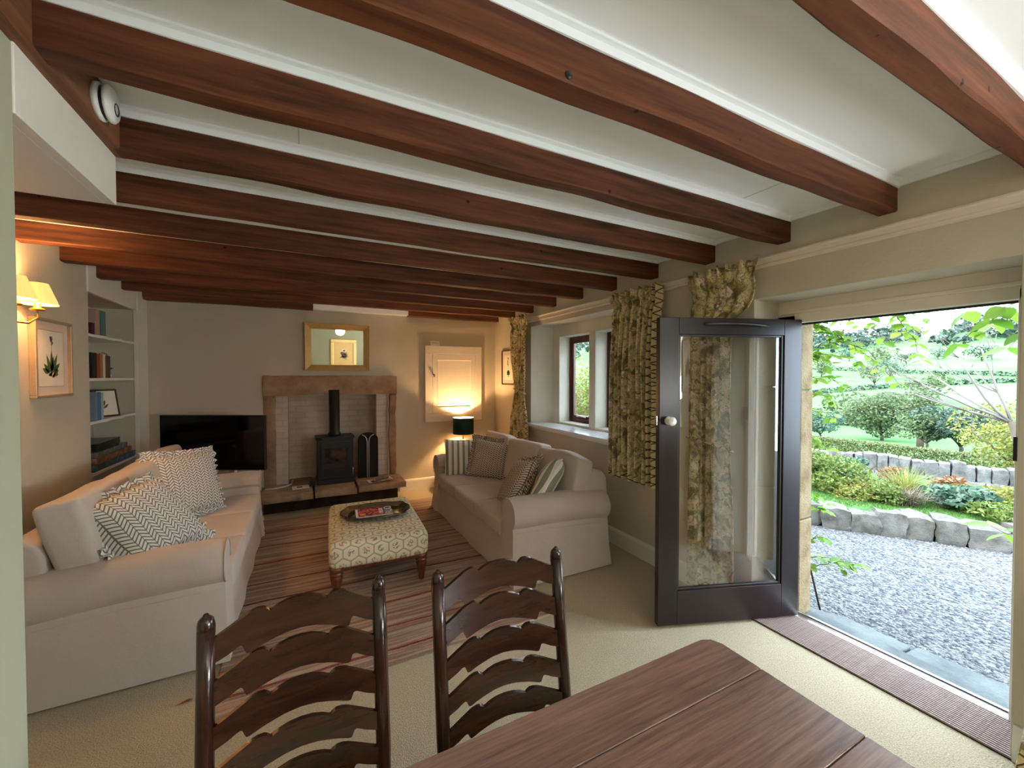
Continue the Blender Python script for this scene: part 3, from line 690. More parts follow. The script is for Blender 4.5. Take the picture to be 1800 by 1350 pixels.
def make_sofa(label, loc, rz, L=2.16, seed=0, backh=0.0, backfwd=0.0):
    t = thing('sofa', label, 'sofa', loc, rz, 'slipcovered three-seat sofas')
    hl = L / 2; aw = 0.25
    rnd = random.Random(seed)
    lin = M['linen']
    nz_ = lambda x, y, z, a: a * mnoise.noise(Vector((x * 3 + seed * 5, y * 3, z * 3)))
    # body: front panel and skirt, flared and gently rippled at the hem
    def skirt_panel(x0, x1, y0, n=30):
        mb = MB()
        def fn(u, v):
            x = x0 + (x1 - x0) * u; z = 0.012 + 0.30 * v
            fl = (1 - v) ** 1.3
            return (x, y0 - 0.035 * fl - 0.006 * fl * math.sin(u * 21 + seed), z)
        mb.grid(fn, n, 8)
        return mb
    body = MB().box(-hl + .20, hl - .20, -.42, .46, .06, .315)
    body.build('base', lin, t)
    sk = skirt_panel(-hl + .16, hl - .16, -.462)
    sk.grid(lambda u, v: (-hl + .16 + (L - .32) * u, -.462 + .05 * v, .312), 30, 1)
    sk.build('skirt', lin, t, True)
    # kick pleats where the skirt meets the arms
    for s in (-1, 1):
        pl = MB()
        pl.grid(lambda u, v: (s * (hl - .20 + .075 * u) , -.478 - .035 * (1 - v) - .014 * math.sin(u * 3 * PI) * (1 - v), .012 + .20 * v), 14, 6)
        pl.build('pleat', lin, t, True)
    # rolled arms
    def arm_outline(k):
        pts = [(0.02, 0.05), (0.02, 0.52)]
        cx, cz, r = 0.125, 0.535, 0.125
        for q in range(0, 13):
            a = R(175 - q * 19.2)
            pts.append((cx + r * math.cos(a), cz + r * math.sin(a)))
        pts += [(0.198, 0.425), (0.205, 0.40), (0.222, 0.20), (0.245 + .02, 0.012), (0.02, 0.012)]
        return pts
    for s in (-1, 1):
        mb = MB(); n = 14; out = arm_outline(0); k = len(out)
        vs = []
        for i in range(n + 1):
            f = i / n; y = -.47 + .89 * f
            shrink = 1.0
            if i == 0: shrink = .93
            for j, (x, z) in enumerate(out):
                zz = z; xx = x
                if shrink < 1 and z > .1: xx = .125 + (x - .125) * shrink; zz = .45 + (z - .45) * (shrink + .02)
                yy = y - (0.03 * (1 - z / .3) if (z < .3 and i <= 1) else 0)
                if i == 0: yy -= .012
                zz += nz_(xx + s, yy, zz, .008) if z > .2 else 0
                if z > .3: zz -= .045 * f * f
                vs.append((s * (hl - aw + xx), yy, zz))
        fs = [(i * k + j, i * k + (j + 1) % k, (i + 1) * k + (j + 1) % k, (i + 1) * k + j) for i in range(n) for j in range(k)]
        fs += [tuple(range(k - 1, -1, -1)), tuple(n * k + j for j in range(k))]
        if s < 0: fs = [tuple(reversed(q)) for q in fs]
        mb.add(vs, fs)
        a = mb.build('arm', lin, t, smooth='auto')
        pip = [(s * (hl - aw + .125 + (x - .125) * .95), -.486, .45 + (z - .45) * .97) for (x, z) in out[1:15]]
        MB().tube(pip, .005, 6).build('piping', lin, a, True)
        seamp = [(s * (hl - aw + .206), -.46 + .86 * q / 8, .40 - .045 * (q / 8) ** 2) for q in range(9)]
        MB().tube(seamp, .003, 5).build('seam', M['linenback'], a, True)
    # back
    bk = MB()
    prof = [(.24, .30), (.26, .70), (.29, .765), (.35, .79), (.42, .775), (.46, .72), (.485, .30), (.51, .012), (.24, .012)]
    bk.prism(prof, 0, -hl + .10, hl - .10, 12)
    bk.build('back', lin, t, smooth='auto', bevel=.02, seg=3)
    # seat cushions
    iw = (L - 2 * aw + .03) / 3
    for k in range(3):
        x0 = -hl + aw - .015 + iw * k
        c = MB().rbox(x0 + .004, x0 + iw - .004, -.50, .20, .312, .452, .026, 3, .014, 8)
        c.warp(lambda x, y, z: (x, y, z + nz_(x, y, z, .012)))
        o = c.build('seat_cushion', lin, t, True)
    # back cushions
    for k in range(3):
        wd = (L - .20) / 3; x0 = -hl + .10 + wd * k
        c = MB().rbox(-wd / 2 + .004, wd / 2 - .004, -.225, .225, -.09, .09, .034, 3, .026, 8)
        c.warp(lambda x, y, z: (x + nz_(x + k, y, z, .012), y + nz_(y, x + k, z, .02), z + nz_(x, y + k * 3, z, .016)))
        # local: y is up the cushion, z is its thickness
        c.xform(rot_m((x0 + wd / 2, .205 - backfwd, .675 + backh + rnd.uniform(-.01, .012)), (R(90 - 12), R(rnd.uniform(-2, 2)), 0)))
        o = c.build('back_cushion', M['linenback'], t, True)
    return t
sofaR = make_sofa('beige slipcovered sofa under the mullioned window', (1.875, 3.755, 0), R(-90), 2.18, 1)
sofaL = make_sofa('beige slipcovered sofa along the wall with the book alcove', (-.895, 3.80, 0), R(90), 2.16, 2, .05, .03)

# ------------------------------------------------------------------ scatter cushions
def pillow(label, mat, size, thick, loc, normal, roll=0.0, ruffle=None, group=None, fold=0.0, name='cushion', button=False):
    t = thing(name, label, 'cushion', loc, 0, group)
    nrm = Vector(normal).normalized()
    up = Vector((0, 0, 1)); xax = up.cross(nrm).normalized(); yax = nrm.cross(xax)
    m = Matrix((xax, yax, nrm)).transposed().to_4x4()
    m = m @ Matrix.Rotation(R(roll), 4, 'Z')
    t.matrix_world = Matrix.Translation(loc) @ m
    hs = size / 2; sd = sum(ord(c) for c in label) % 97
    def surf(sgn):
        def fn(u, v):
            a, b = u * 2 - 1, v * 2 - 1
            pin = 1 - .07 * (1 - b * b) * abs(a) ** 3; pin2 = 1 - .07 * (1 - a * a) * abs(b) ** 3
            h = thick * ((1 - a ** 4) * (1 - b ** 4)) ** .55 if abs(a) < 1 and abs(b) < 1 else 0
            z = sgn * h + .015 * mnoise.noise(Vector((a * 1.4 + sd, b * 1.4, sgn))) * (h / thick)
            z += fold * (a * a - .3) 
            return (a * hs * pin, b * hs * pin2, z)
        return fn
    mb = MB(); mb.grid(surf(1), 24, 24); g = MB().grid(surf(-1), 24, 24); g.f = [tuple(reversed(q)) for q in g.f]; mb.add(g.v, g.f)
    mb.build('cover', mat, t, True)
    if ruffle:
        rb = MB(); n = 180
        def rf(u, v):
            a = u * 4; sd_, q = int(a) % 4, a - int(a); q = q * 2 - 1
            P = [(q, -1), (1, q), (-q, 1), (-1, -q)][sd_]; D = [(0, -1), (1, 0), (0, 1), (-1, 0)][sd_]
            pin = 1 - .07 * (1 - q * q)
            x, y = P[0] * hs * (pin if sd_ in (1, 3) else 1), P[1] * hs * (pin if sd_ in (0, 2) else 1)
            c = max(0, abs(q) - .8) / .2
            dx, dy = D[0] + (P[0] if sd_ in (0, 2) else 0) * .8 * c, D[1] + (P[1] if sd_ in (1, 3) else 0) * .8 * c
            e = .046 * v
            wv = .020 * v * math.sin(u * 2 * PI * 40) + fold * (P[0] ** 2 - .3)
            return (x + dx * e, y + dy * e, wv)
        rb.grid(rf, n, 3, wrapu=True)
        rb.build('ruffle', ruffle, t, True)
    else:
        ed = []
        for k in range(64):
            u = k / 64 * 4; s4, q = int(u), (u - int(u)) * 2 - 1
            pin = 1 - .07 * (1 - q * q)
            ed.append([(q * hs, -hs * pin, 0), (hs * pin, q * hs, 0), (-q * hs, hs * pin, 0), (-hs * pin, -q * hs, 0)][s4])
        MB().tube(ed + [ed[0]], .005, 6).build('piping', mat, t, True)
    return t
g1 = 'ruffled grey herringbone cushions'; 
pillow('grey-white herringbone cushion with ruffle slumped by the near arm of the left sofa', M['herring'], .48, .10, (-.825, 3.06, .745), (.60, -.42, .62), 10, M['herring'], g1, -.03)
pillow('grey-white herringbone cushion with ruffle leaning upright near the television', M['herring'], .50, .10, (-.87, 4.13, .725), (.72, -.62, .34), -5, M['herring'], g1)
pillow('sage striped cushion standing against the far arm of the right sofa', M['stripe'], .43, .07, (1.64, 4.47, .645), (-.28, -.95, .18), 0, None, 'sage striped cushions')
pillow('taupe herringbone ruffled cushion beside the upright striped cushion', M['herring2'], .43, .085, (1.86, 4.20, .655), (-.62, -.72, .30), -6, M['herring2'], 'taupe herringbone cushions')
pillow('taupe herringbone cushion lying tilted in front of the near striped cushion', M['herring2'], .46, .09, (1.71, 3.24, .635), (-.74, .22, .52), 16, M['herring2'], 'taupe herringbone cushions')
pillow('sage striped cushion tilted against the near arm of the right sofa', M['stripe'], .44, .09, (1.86, 2.99, .67), (-.62, .50, .48), 20, None, 'sage striped cushions')

# ------------------------------------------------------------------ rug, mat
rb = MB(); 
rb.grid(lambda u, v: (-.43 + 1.90 * u + .012 * math.sin(v * 9), 2.27 + 2.92 * v + .02 * (u - .5) , .004 + .006 + .003 * mnoise.noise(Vector((u * 6, v * 8, 0)))), 40, 60)
rb.box(-.425, 1.465, 2.272, 5.188, .0015, .0075)
rug = rb.build('striped_rug', M['rug'], None, True); tag(rug, 'brown and red striped flatweave rug between the sofas', 'rug')
mat_o = thing('door_mat', 'ribbed brown entrance mat along the garden doorway', 'mat', (2.742, .95, .0005))
MB().box(-.14, .14, -.71, .71, 0, .004).build('backing', m_plain('mat_backing', S(34, 26, 26), .95, .05), mat_o)
nr = 18; rm = None
for i in range(nr):
    if rm is None: ro = rm = MB().box(-.0040, .0040, -.705, .705, .003, .0125).build('rib', M['mat'], mat_o, bevel=.0012)
    else: ro = rm.copy(); col.objects.link(ro)
    ro.location = (-.134 + .268 * i / (nr - 1), 0, 0)

# ------------------------------------------------------------------ ottoman, tray, magazines
ott = thing('ottoman', 'upholstered footstool with hexagon leaf pattern on turned legs', 'footstool', (.52, 3.60, 0), R(-3))
ob = MB().rbox(-.355, .355, -.51, .51, .215, .405, .05, 3, .018, 8)
ob.build('upholstery', M['ottoman'], ott, True)
MB().box(-.33, .33, -.48, .48, .195, .225).build('frame', M['mahog'], ott)
def flute(x, y, z):
    if .05 < z < .14:
        a = math.atan2(y, x); r = math.hypot(x, y) * (1 - .09 * (0.5 + .5 * math.cos(a * 10))); return (r * math.cos(a), r * math.sin(a), z)
    return (x, y, z)
lm = None
for (a, b) in ((-.305, -.445), (.305, -.445), (-.305, .445), (.305, .445)):
    if lm is None:
        leg = MB().lathe([(r * 1.22, z) for r, z in [(.0, .011), (.014, .011), (.018, .016), (.017, .03), (.022, .045), (.020, .055), (.024, .07), (.029, .09), (.032, .11), (.035, .135), (.036, .15), (.030, .158), (.038, .168), (.038, .178), (.030, .184), (.038, .192), (.038, .225)]], 40).warp(flute)
        lo = leg.build('leg', M['mahog'], ott, True); lm = lo
    else:
        lo = lm.copy(); col.objects.link(lo)
    lo.location = (a, b, 0)
tray = thing('serving_tray', 'tarnished silver tray with a scalloped rim on the footstool', 'tray', (.53, 3.60, .428), R(-8))
def tray_fn(r_in, r_out):
    def fn(u, v):
        a = 2 * PI * u
        sup = lambda A, B, p: (A * math.copysign(abs(math.cos(a)) ** p, math.cos(a)), B * math.copysign(abs(math.sin(a)) ** p, math.sin(a)))
        scal = 1 + .035 * math.cos(a * 8) * v
        x, y = sup(.215 + .055 * v, .145 + .055 * v, .62)
        return (x * scal, y * scal, .004 + .026 * v ** 1.5)
    return fn
tb = MB().grid(tray_fn(0, 1), 96, 6, wrapu=True)
tb.grid(lambda u, v: tuple(c * v if i < 2 else .004 for i, c in enumerate(tray_fn(0, 1)(u, 0))), 96, 2, wrapu=True)
to = tb.build('dish', M['silver'], tray, True); sm = to.modifiers.new('thick', 'SOLIDIFY'); sm.thickness = .003
rimp = [tray_fn(0, 1)(k / 96, 1) for k in range(97)]
MB().tube(rimp, .004, 6).build('rim', M['silver'], tray, True)
def m_cover(name, stops, scale=9):
    n = NT(name, 0.25, 0.5); v = n.coord(); n.color(n.ramp(n.noise(v, scale, 3, .6, .6), stops)); return n.m
magm = m_cover('magazine_cover_red', [(0.3, S(70, 14, 20)), (0.45, S(160, 34, 44)), (0.58, S(214, 120, 120)), (0.7, S(40, 36, 60))], 22)
magm2 = m_cover('magazine_cover_blue', [(0.3, S(24, 30, 60)), (0.5, S(52, 70, 120)), (0.7, S(170, 190, 220))], 18)
mg = thing('magazine', 'open-faced magazine with red cover and white lettering on the tray', 'magazine', (.505, 3.60, .4345), R(-4))
MB().box(-.135, .155, -.10, .10, .0005, .012).build('pages', M['paper'], mg)
MB().box(-.137, .157, -.102, .102, .0121, .0128).build('cover', magm, mg)
MB().box(.085, .156, -.101, .101, .01285, .0130).build('title_band', m_plain('cover_navy', S(30, 34, 66), .3), mg)
MB().box(-.105, -.06, -.075, -.025, .01285, .0131).build('cover_box', m_plain('cover_orange', S(226, 140, 40), .3), mg)
MB().box(-.136, -.118, -.1, .1, .01285, .0131).build('cover_strip', m_plain('cover_white', S(220, 216, 210), .3), mg)
inkw = m_plain('cover_lettering_white', S(232, 230, 228), .4)
text_mesh('title_lettering', 'RUO', .088, inkw, mg, Matrix.Translation((.128, 0, .0134)) @ Matrix.Rotation(R(90), 4, 'Z'))
text_mesh('subtitle_lettering', 'FILLER', .045, inkw, mg, Matrix.Translation((.066, 0, .0134)) @ Matrix.Rotation(R(90), 4, 'Z'))
mg2 = thing('magazine', 'blue magazine half hidden beneath the red one on the tray', 'magazine', (.60, 3.565, .4325), R(-22))
MB().box(-.06, .13, -.09, .10, .0002, .0018).build('cover', magm2, mg2)

# ------------------------------------------------------------------ dining table
tbl = thing('dining_table', 'dark oak plank dining table in the foreground', 'table', (.40, .40, 0))
ex0, ex1 = -.78, .762     # local extents
for k, (a, b) in enumerate(((.302, .468), (.057, .3005), (-.19, .0555), (-.44, -.1915))):
    p = MB()
    if k == 0:
        c = .045
        p.prism([(ex0, a), (ex1, a), (ex1, b - c), (ex1 - c * .3, b - c * .3), (ex1 - c, b), (ex0, b)], 2, .724, .760)
    else: p.box(ex0, ex1, a, b, .724, .760)
    o = p.build('plank', M['table'], tbl, bevel=.0035)
apr = MB(); apr.box(-.70, .68, .36, .385, .62, .724); apr.box(-.70, .68, -.36, -.335, .62, .724); apr.box(.655, .68, -.335, .36, .62, .724); apr.box(-.70, -.675, -.335, .36, .62, .724)
apr.build('apron', M['table'], tbl, bevel=.003)
lgp = [(.03, 0), (.034, .03), (.026, .08), (.034, .16), (.04, .30), (.03, .42), (.042, .46), (.042, .62), (.03, .724)]
first = None
for (a, b) in ((-.71, .33), (.64, .33), (-.71, -.31), (.64, -.31)):
    if first is None: first = lo = MB().lathe(lgp, 20).build('leg', M['oakpost'], tbl, True)
    else: lo = first.copy(); col.objects.link(lo)
    lo.location = (a, b, 0)

# ------------------------------------------------------------------ ladder-back chairs
def slat_mesh(w, bow, h, mat, parent, z, lean):
    """One scalloped ladder slat; w = clear width between the posts."""
    n = 96; top = []; bot = []
    TP = [(0, .040), (.15, .038), (.28, .031), (.345, .025), (.37, .0225), (.40, .029), (.45, .035), (.52, .036), (.60, .033), (.75, .020), (.88, .009), (1, 0)]
    BP = [(0, .019), (.2, .016), (.4, .008), (.52, .002), (.60, -.003), (.645, -.003), (.665, .004), (.675, .013), (.70, .0185), (.74, .0175), (.85, .008), (1, 0)]
    def ev(tab, a):
        for (p, v), (q, w_) in zip(tab, tab[1:]):
            if a <= q: s = (a - p) / (q - p); return v + (w_ - v) * s
        return tab[-1][1]
    for i in range(n + 1):
        u = i / n * 2 - 1; a = abs(u)
        top.append((u, (.027 + ev(TP, a)) * h)); bot.append((u, (-.027 + ev(BP, a)) * h))
    vs = []
    for (u, q) in top + bot:
        for th in (-.006, .006):
            y = bow * (1 - u * u) + th + lean * q
            vs.append((u * w / 2, y, z + q))
    fs = []; m = n + 1
    T0 = lambda i, s: i * 2 + s; B0 = lambda i, s: (m + i) * 2 + s
    for i in range(n):
        fs.append((T0(i, 0), T0(i + 1, 0), T0(i + 1, 1), T0(i, 1)))
        fs.append((B0(i, 1), B0(i + 1, 1), B0(i + 1, 0), B0(i, 0)))
        fs.append((B0(i, 0), B0(i + 1, 0), T0(i + 1, 0), T0(i, 0)))
        fs.append((T0(i, 1), T0(i + 1, 1), B0(i + 1, 1), B0(i, 1)))
    for i in (0, n): fs.append((T0(i, 0), T0(i, 1), B0(i, 1), B0(i, 0)))
    return MB().add(vs, fs).build('slat', mat, parent, smooth='auto')
def make_chair(label, loc, rz):
    # local: seat towards -y, back at y = 0; posts lean back towards +y
    t = thing('ladder_back_chair', label, 'chair', loc, rz, 'ladder-back dining chairs')
    hw = .192; lean = .075
    for s in (-1, 1):
        pts = [(s * (hw - .008), 0, .0), (s * (hw - .004), .0, .44), (s * hw, lean * .25, .62), (s * hw, lean * .75, .88), (s * hw, lean, 1.015)]
        p = MB().tube([Vector(q) for q in pts], [.017, .0185, .019, .0188, .0182], 12)
        p.lathe([(.0182, 1.005), (.0180, 1.026), (.0155, 1.038), (.010, 1.044), (.0065, 1.047), (.005, 1.051), (0.0, 1.053)], 12, (s * hw, lean + .001, 0))
        p.build('back_post', M['oakpost'], t, True)
        MB().tube([(s * (hw + .03), -.38, 0), (s * (hw + .03), -.38, .46)], [.015, .02], 12).build('front_leg', M['oakpost'], t, True)
        for z in (.14, .26): MB().tube([(s * (hw - .006), 0, z), (s * (hw + .028), -.38, z)], .011, 8).build('stretcher', M['oakpost'], t, True)
    zs = [.967, .875, .782, .692, .609]
    for k, z in enumerate(zs):
        yl = lean * (z - .53) / .485
        o = slat_mesh(2 * hw - .03, .022, (1.0, .96, .88, .80, .74)[k], M['oak'], t, z, .16); o.location = (0, yl - .0, 0)
    for z in (.17, .33): MB().tube([(-.22, -.38, z), (.22, -.38, z)], .012, 8).build('stretcher', M['oakpost'], t, True)
    MB().tube([(-.18, 0, .2), (.18, 0, .2)], .011, 8).build('stretcher', M['oakpost'], t, True)
    rush = m_plain('rush_seat', S(150, 118, 70), .8, .1, var=.2, scale=90, bump=.3) if 'rush' not in M else M['rush']; M['rush'] = rush
    MB().hexa([(-.22, -.40, .425), (.22, -.40, .425), (.185, .01, .425), (-.185, .01, .425), (-.22, -.40, .462), (.22, -.40, .462), (.185, .01, .462), (-.185, .01, .462)]).build('seat', rush, t, bevel=.012)
    return t
make_chair('dark oak ladder-back chair nearer the left sofa', (-.014, 1.075, 0), R(1.5))
make_chair('dark oak ladder-back chair nearer the glazed door', (.518, 1.025, 0), R(-3))
# ------------------------------------------------------------------ curtains
def curtain(label, y0, y1, ztop, zbot, xw, folds, seed, tie=None, flare=0.0, border_side=None, group='floral lined curtains', amp=.035, squeeze=None):
    """Hangs in front of the window wall (plane x = xw); runs from y0 to y1 along the wall."""
    t = thing('curtain', label, 'curtain', (0, 0, 0), 0, group)
    nu, nv = folds * 10, 44; head = .075
    rnd = random.Random(seed); ph = [rnd.uniform(-.5, .5) for _ in range(folds + 2)]
    def width(z):
        """Half-width factor and centre shift along y at height z."""
        f = (ztop - z) / (ztop - zbot)
        k, sh = 1.0, 0.0
        if z > ztop - head: k = 1.0
        else: k = .93 - .05 * math.sin(min(1, f * 2) * PI) * 1.0
        if tie:
            zt, kt, ct = tie
            d = (z - zt)
            g = math.exp(-(d / (.42 if d > 0 else .28)) ** 2)
            k = k * (1 - g) + kt * g
            sh = ct * g
            if d < 0: k += flare * min(1, -d / (zt - zbot)) ; sh = ct * max(g, .65)
        if squeeze:
            zs, k2, s2 = squeeze; g = max(0, min(1, (zs + .14 - z) / .13)); g = g * g * (3 - 2 * g)
            k, sh = k * (1 - g) + k2 * k * g, sh * (1 - .6 * g) + s2 * g
        return k, sh
    def pos(u, v, off=0.0):
        z = ztop + (zbot - ztop) * v
        k, sh = width(z)
        yc = (y0 + y1) / 2; hw = (y1 - y0) / 2
        y = yc + sh + (u - .5) * 2 * hw * k
        i = int(min(folds - 1, u * folds)); th = (u * folds + .25 * math.sin(u * 9 + seed)) * 2 * PI
        a = amp * (0.55 + .45 * min(1, v * 3)) * (1 if not tie else (.55 + .45 * abs(k)))
        x = xw - .055 - a * (.5 + .5 * math.sin(th)) + .006 * math.sin(v * 7 + u * 13 + seed)
        # pinched heading
        if v < .055: x -= .030 * math.cos(th * 1) * (1 - v / .055) + .012; z += .008 * math.sin(th)
        elif v < .10: x += .018
        y += .006 * math.sin(th * .5 + v * 5)
        return (x - off, y, z)
    bu = .0
    main = MB(); 
    if border_side is None: main.grid(lambda u, v: pos(u, v), nu, nv)
    else:
        bf = .16
        if border_side > 0: main.grid(lambda u, v: pos(u * (1 - bf), v), nu, nv)
        else: main.grid(lambda u, v: pos(bf + u * (1 - bf), v), nu, nv)
    o = main.build('drape', M['floral'], t, True); s = o.modifiers.new('thick', 'SOLIDIFY'); s.thickness = .004
    if border_side is not None:
        bmb = MB()
        if border_side > 0: bmb.grid(lambda u, v: pos(1 - bf + u * bf, v), max(8, nu // 6), nv)
        else: bmb.grid(lambda u, v: pos(u * bf, v), max(8, nu // 6), nv)
        b = bmb.build('border', M['border'], t, True); s = b.modifiers.new('thick', 'SOLIDIFY'); s.thickness = .004
    # bottom hem band
    hem = MB().grid(lambda u, v: pos(u, .965 + .034 * v, .003), nu, 2)
    h = hem.build('hem', M['border'], t, True)
    if tie:
        k, sh = width(tie[0]); yc = (y0 + y1) / 2 + sh; hw = (y1 - y0) / 2 * k
        ring = [(xw - .055 - amp * .45 + (amp * .62 + .012) * math.cos(a), yc + (hw + .012) * math.sin(a), tie[0] - .03 * math.cos(a + 1)) for a in [2 * PI * q / 24 for q in range(25)]]
        MB().tube(ring, .009, 8).build('tieback', M['border'], t, True)
    return t
curtain('narrow floral curtain at the far side of the mullioned window', 4.50, 5.04, 2.385, .74, XW - .03, 6, 3, tie=(1.40, .50, -.05), flare=.05, border_side=-1, amp=.05)
curtain('floral curtain between the mullioned window and the open door', 2.33, 2.90, 2.335, .70, XW - .02, 8, 5, border_side=-1, amp=.095)
curtain('floral curtain gathered behind the open glazed door', 1.575, 2.11, 2.345, .06, XW - .02, 6, 8, tie=(1.12, .85, .0), flare=.05, amp=.034, squeeze=(1.93, .74, .075))
curtain('floral curtain tied back at the right side of the doorway', 0.00, 0.44, 2.345, .05, XW - .02, 6, 11, tie=(1.12, .55, -.05), flare=.50, amp=.055)

# ------------------------------------------------------------------ framed pictures
def leaf_poly(mb, x, z, ang, ln, wd, y):
    n = 7; ca, sa = math.cos(ang), math.sin(ang); L = []; Rr = []
    for i in range(n + 1):
        s = i / n; h = wd * math.sin(PI * s ** .8) * .5
        L.append((s * ln, h)); Rr.append((s * ln, -h))
    pts = L + Rr[::-1][1:-1]
    mb.add([(x + p * ca - q * sa, y, z + p * sa + q * ca) for p, q in pts], [tuple(range(len(pts)))])
def picture(label, loc, rz, w, h, fw, framemat, mountw, motif, depth=.022, paper='paper', group=None):
    t = thing('framed_picture', label, 'picture', loc, rz, group)
    for (x0, x1, z0, z1) in ((-w / 2, w / 2, h / 2 - fw, h / 2), (-w / 2, w / 2, -h / 2, -h / 2 + fw), (-w / 2, -w / 2 + fw, -h / 2 + fw, h / 2 - fw), (w / 2 - fw, w / 2, -h / 2 + fw, h / 2 - fw)):
        MB().box(x0, x1, -depth, 0, z0, z1).build('frame_rail', framemat, t, bevel=fw * .22)
    MB().box(-w / 2 + fw * .9, w / 2 - fw * .9, -depth * .35, -.001, -h / 2 + fw * .9, h / 2 - fw * .9).build('mount', M['mount'], t)
    a, b = w / 2 - fw - mountw, h / 2 - fw - mountw
    y = -depth * .35 - .0006
    MB().box(-a, a, y, y + .0004, -b, b).build('paper', M[paper], t)
    ln = MB(); lw = .0022
    for (x0, x1, z0, z1) in ((-a, a, b, b + lw), (-a, a, -b - lw, -b), (-a - lw, -a, -b, b), (a, a + lw, -b, b)): ln.box(x0, x1, y - .0003, y, z0, z1)
    ln.build('mount_line', M['brownink'], t)
    motif(t, a, b, y - .0006)
    return t
def iris_print(t, a, b, y):
    mb = MB()
    for ang, l, x in ((90, .13, 0), (65, .12, .01), (112, .11, -.01), (40, .09, .02), (140, .08, -.02), (160, .07, -.03), (75, .1, -.005), (20, .05, .03)): leaf_poly(mb, x, -b * .52, R(ang), l * b / .155, .036, y)
    mb.box(-.0012, .0012, y - .0003, y, -b * .2, b * .55); mb.build('printed_leaves', M['leafink'], t)
    mb = MB()
    for k in range(9): leaf_poly(mb, random.uniform(-.006, .006), b * (.5 + .03 * k), R(random.uniform(20, 160)), .026, .016, y - .0002)
    mb.build('printed_flower', M['mauveink'], t)
    mb = MB()
    for k in range(7): leaf_poly(mb, -.04 + .013 * k, -b * .60 - .01 * math.sin(k / 6 * PI), R(10 + 25 * (k % 3)), .045, .02, y - .0001)
    mb.build('printed_bulb', M['brownink'], t)
def fern_print(t, a, b, y):
    mb = MB()
    for k in range(6): leaf_poly(mb, random.uniform(-.004, .004), b * (.1 + .12 * k), R(random.choice((25, 155, 60, 120))), .035, .018, y)
    for ang in (20, 55, 90, 125, 160, 200, 340, 270): leaf_poly(mb, .0, -b * .45, R(ang), .055, .03, y)
    mb.box(-.0012, .0012, y - .0003, y, -b * .4, b * .7); mb.build('printed_leaves', M['leafink'], t)
silverframe = m_plain('champagne_frame', S(186, 164, 138), .35, .4, .4, var=.12, scale=40)
picture('botanical print of a mauve flower above leaves on the left wall', (XL + .001, 3.835, 1.715), R(90), .455, .515, .018, silverframe, .055, iris_print, .035)
picture('small botanical print half hidden by the far curtain', (XW - .001, 5.24, 1.72), R(-90), .40, .50, .014, M['framewood'], .05, fern_print)
def big_plant(t, a, b, y):
    mb = MB()
    for ang, l in ((95, .18), (55, .16), (20, .17), (-15, .15), (150, .16), (120, .15), (-40, .13), (200, .14)): leaf_poly(mb, -.02, -.05, R(ang), l, .07, y)
    mb.build('printed_leaves', M['leafink'], t)
picture('large botanical leaf print on the dining end wall', (XW - .001, -.62, 1.72), R(-90), .62, .66, .02, M['framewood'], .05, big_plant)
def bouquet(t, a, b, y):
    mb = MB()
    for k in range(16): leaf_poly(mb, 0, -.05, R(20 + 20 * k), random.uniform(.10, .20), .05, y)
    mb.build('painted_leaves', M['leafink'], t)
    for nm, mt, q, r in (('painted_rose', M['paper'], (.0, .10), .055), ('painted_rose', m_plain('paint_red', S(150, 60, 48), .8), (-.02, -.03), .06), ('painted_rose', m_plain('paint_pink', S(200, 150, 130), .8), (.07, .03), .045)):
        mb = MB()
        for k in range(7): leaf_poly(mb, q[0] - .02, q[1], R(k * 51), r, .045, y - .0005)
        mb.build(nm, mt, t)
M['ochre'] = m_plain('ochre_canvas', S(176, 142, 92), .7, .1, var=.12)
picture('flower painting in a wide gilt frame on the dining end wall', (1.16, YR + .001, 1.60), R(180), .80, .94, .10, M['gilt'], .004, bouquet, .04, 'ochre')

# mirror over the fireplace, leaning slightly forward
mir = thing('wall_mirror', 'rectangular mirror in a wide gilt frame over the fireplace', 'mirror', (.385, YF - .012, 1.665), 0)
mir.rotation_euler = (R(2.35), 0, 0)
MW, MH, mf = .765, .60, .075
for nm, q in (('frame_rail', [(-MW / 2, 0), (MW / 2, 0), (MW / 2 - mf, mf), (-MW / 2 + mf, mf)]), ('frame_rail', [(MW / 2, MH), (-MW / 2, MH), (-MW / 2 + mf, MH - mf), (MW / 2 - mf, MH - mf)]),
              ('frame_rail', [(-MW / 2, MH), (-MW / 2, 0), (-MW / 2 + mf, mf), (-MW / 2 + mf, MH - mf)]), ('frame_rail', [(MW / 2, 0), (MW / 2, MH), (MW / 2 - mf, MH - mf), (MW / 2 - mf, mf)])):
    out, inn = q[:2], q[2:]
    pts = [(x, -.045, z) for x, z in out] + [(x, -.020, z) for x, z in inn] + [(x, -.0, z) for x, z in q]
    MB().add(pts, [(0, 1, 2, 3), (7, 6, 5, 4), (0, 4, 5, 1), (1, 5, 6, 2), (2, 6, 7, 3), (3, 7, 4, 0)]).build(nm, M['gilt'], mir, bevel=.004)
MB().box(-MW / 2 + mf - .005, MW / 2 - mf + .005, -.012, -.004, mf - .005, MH - mf + .005).build('mirror_glass', M['mirror'], mir)

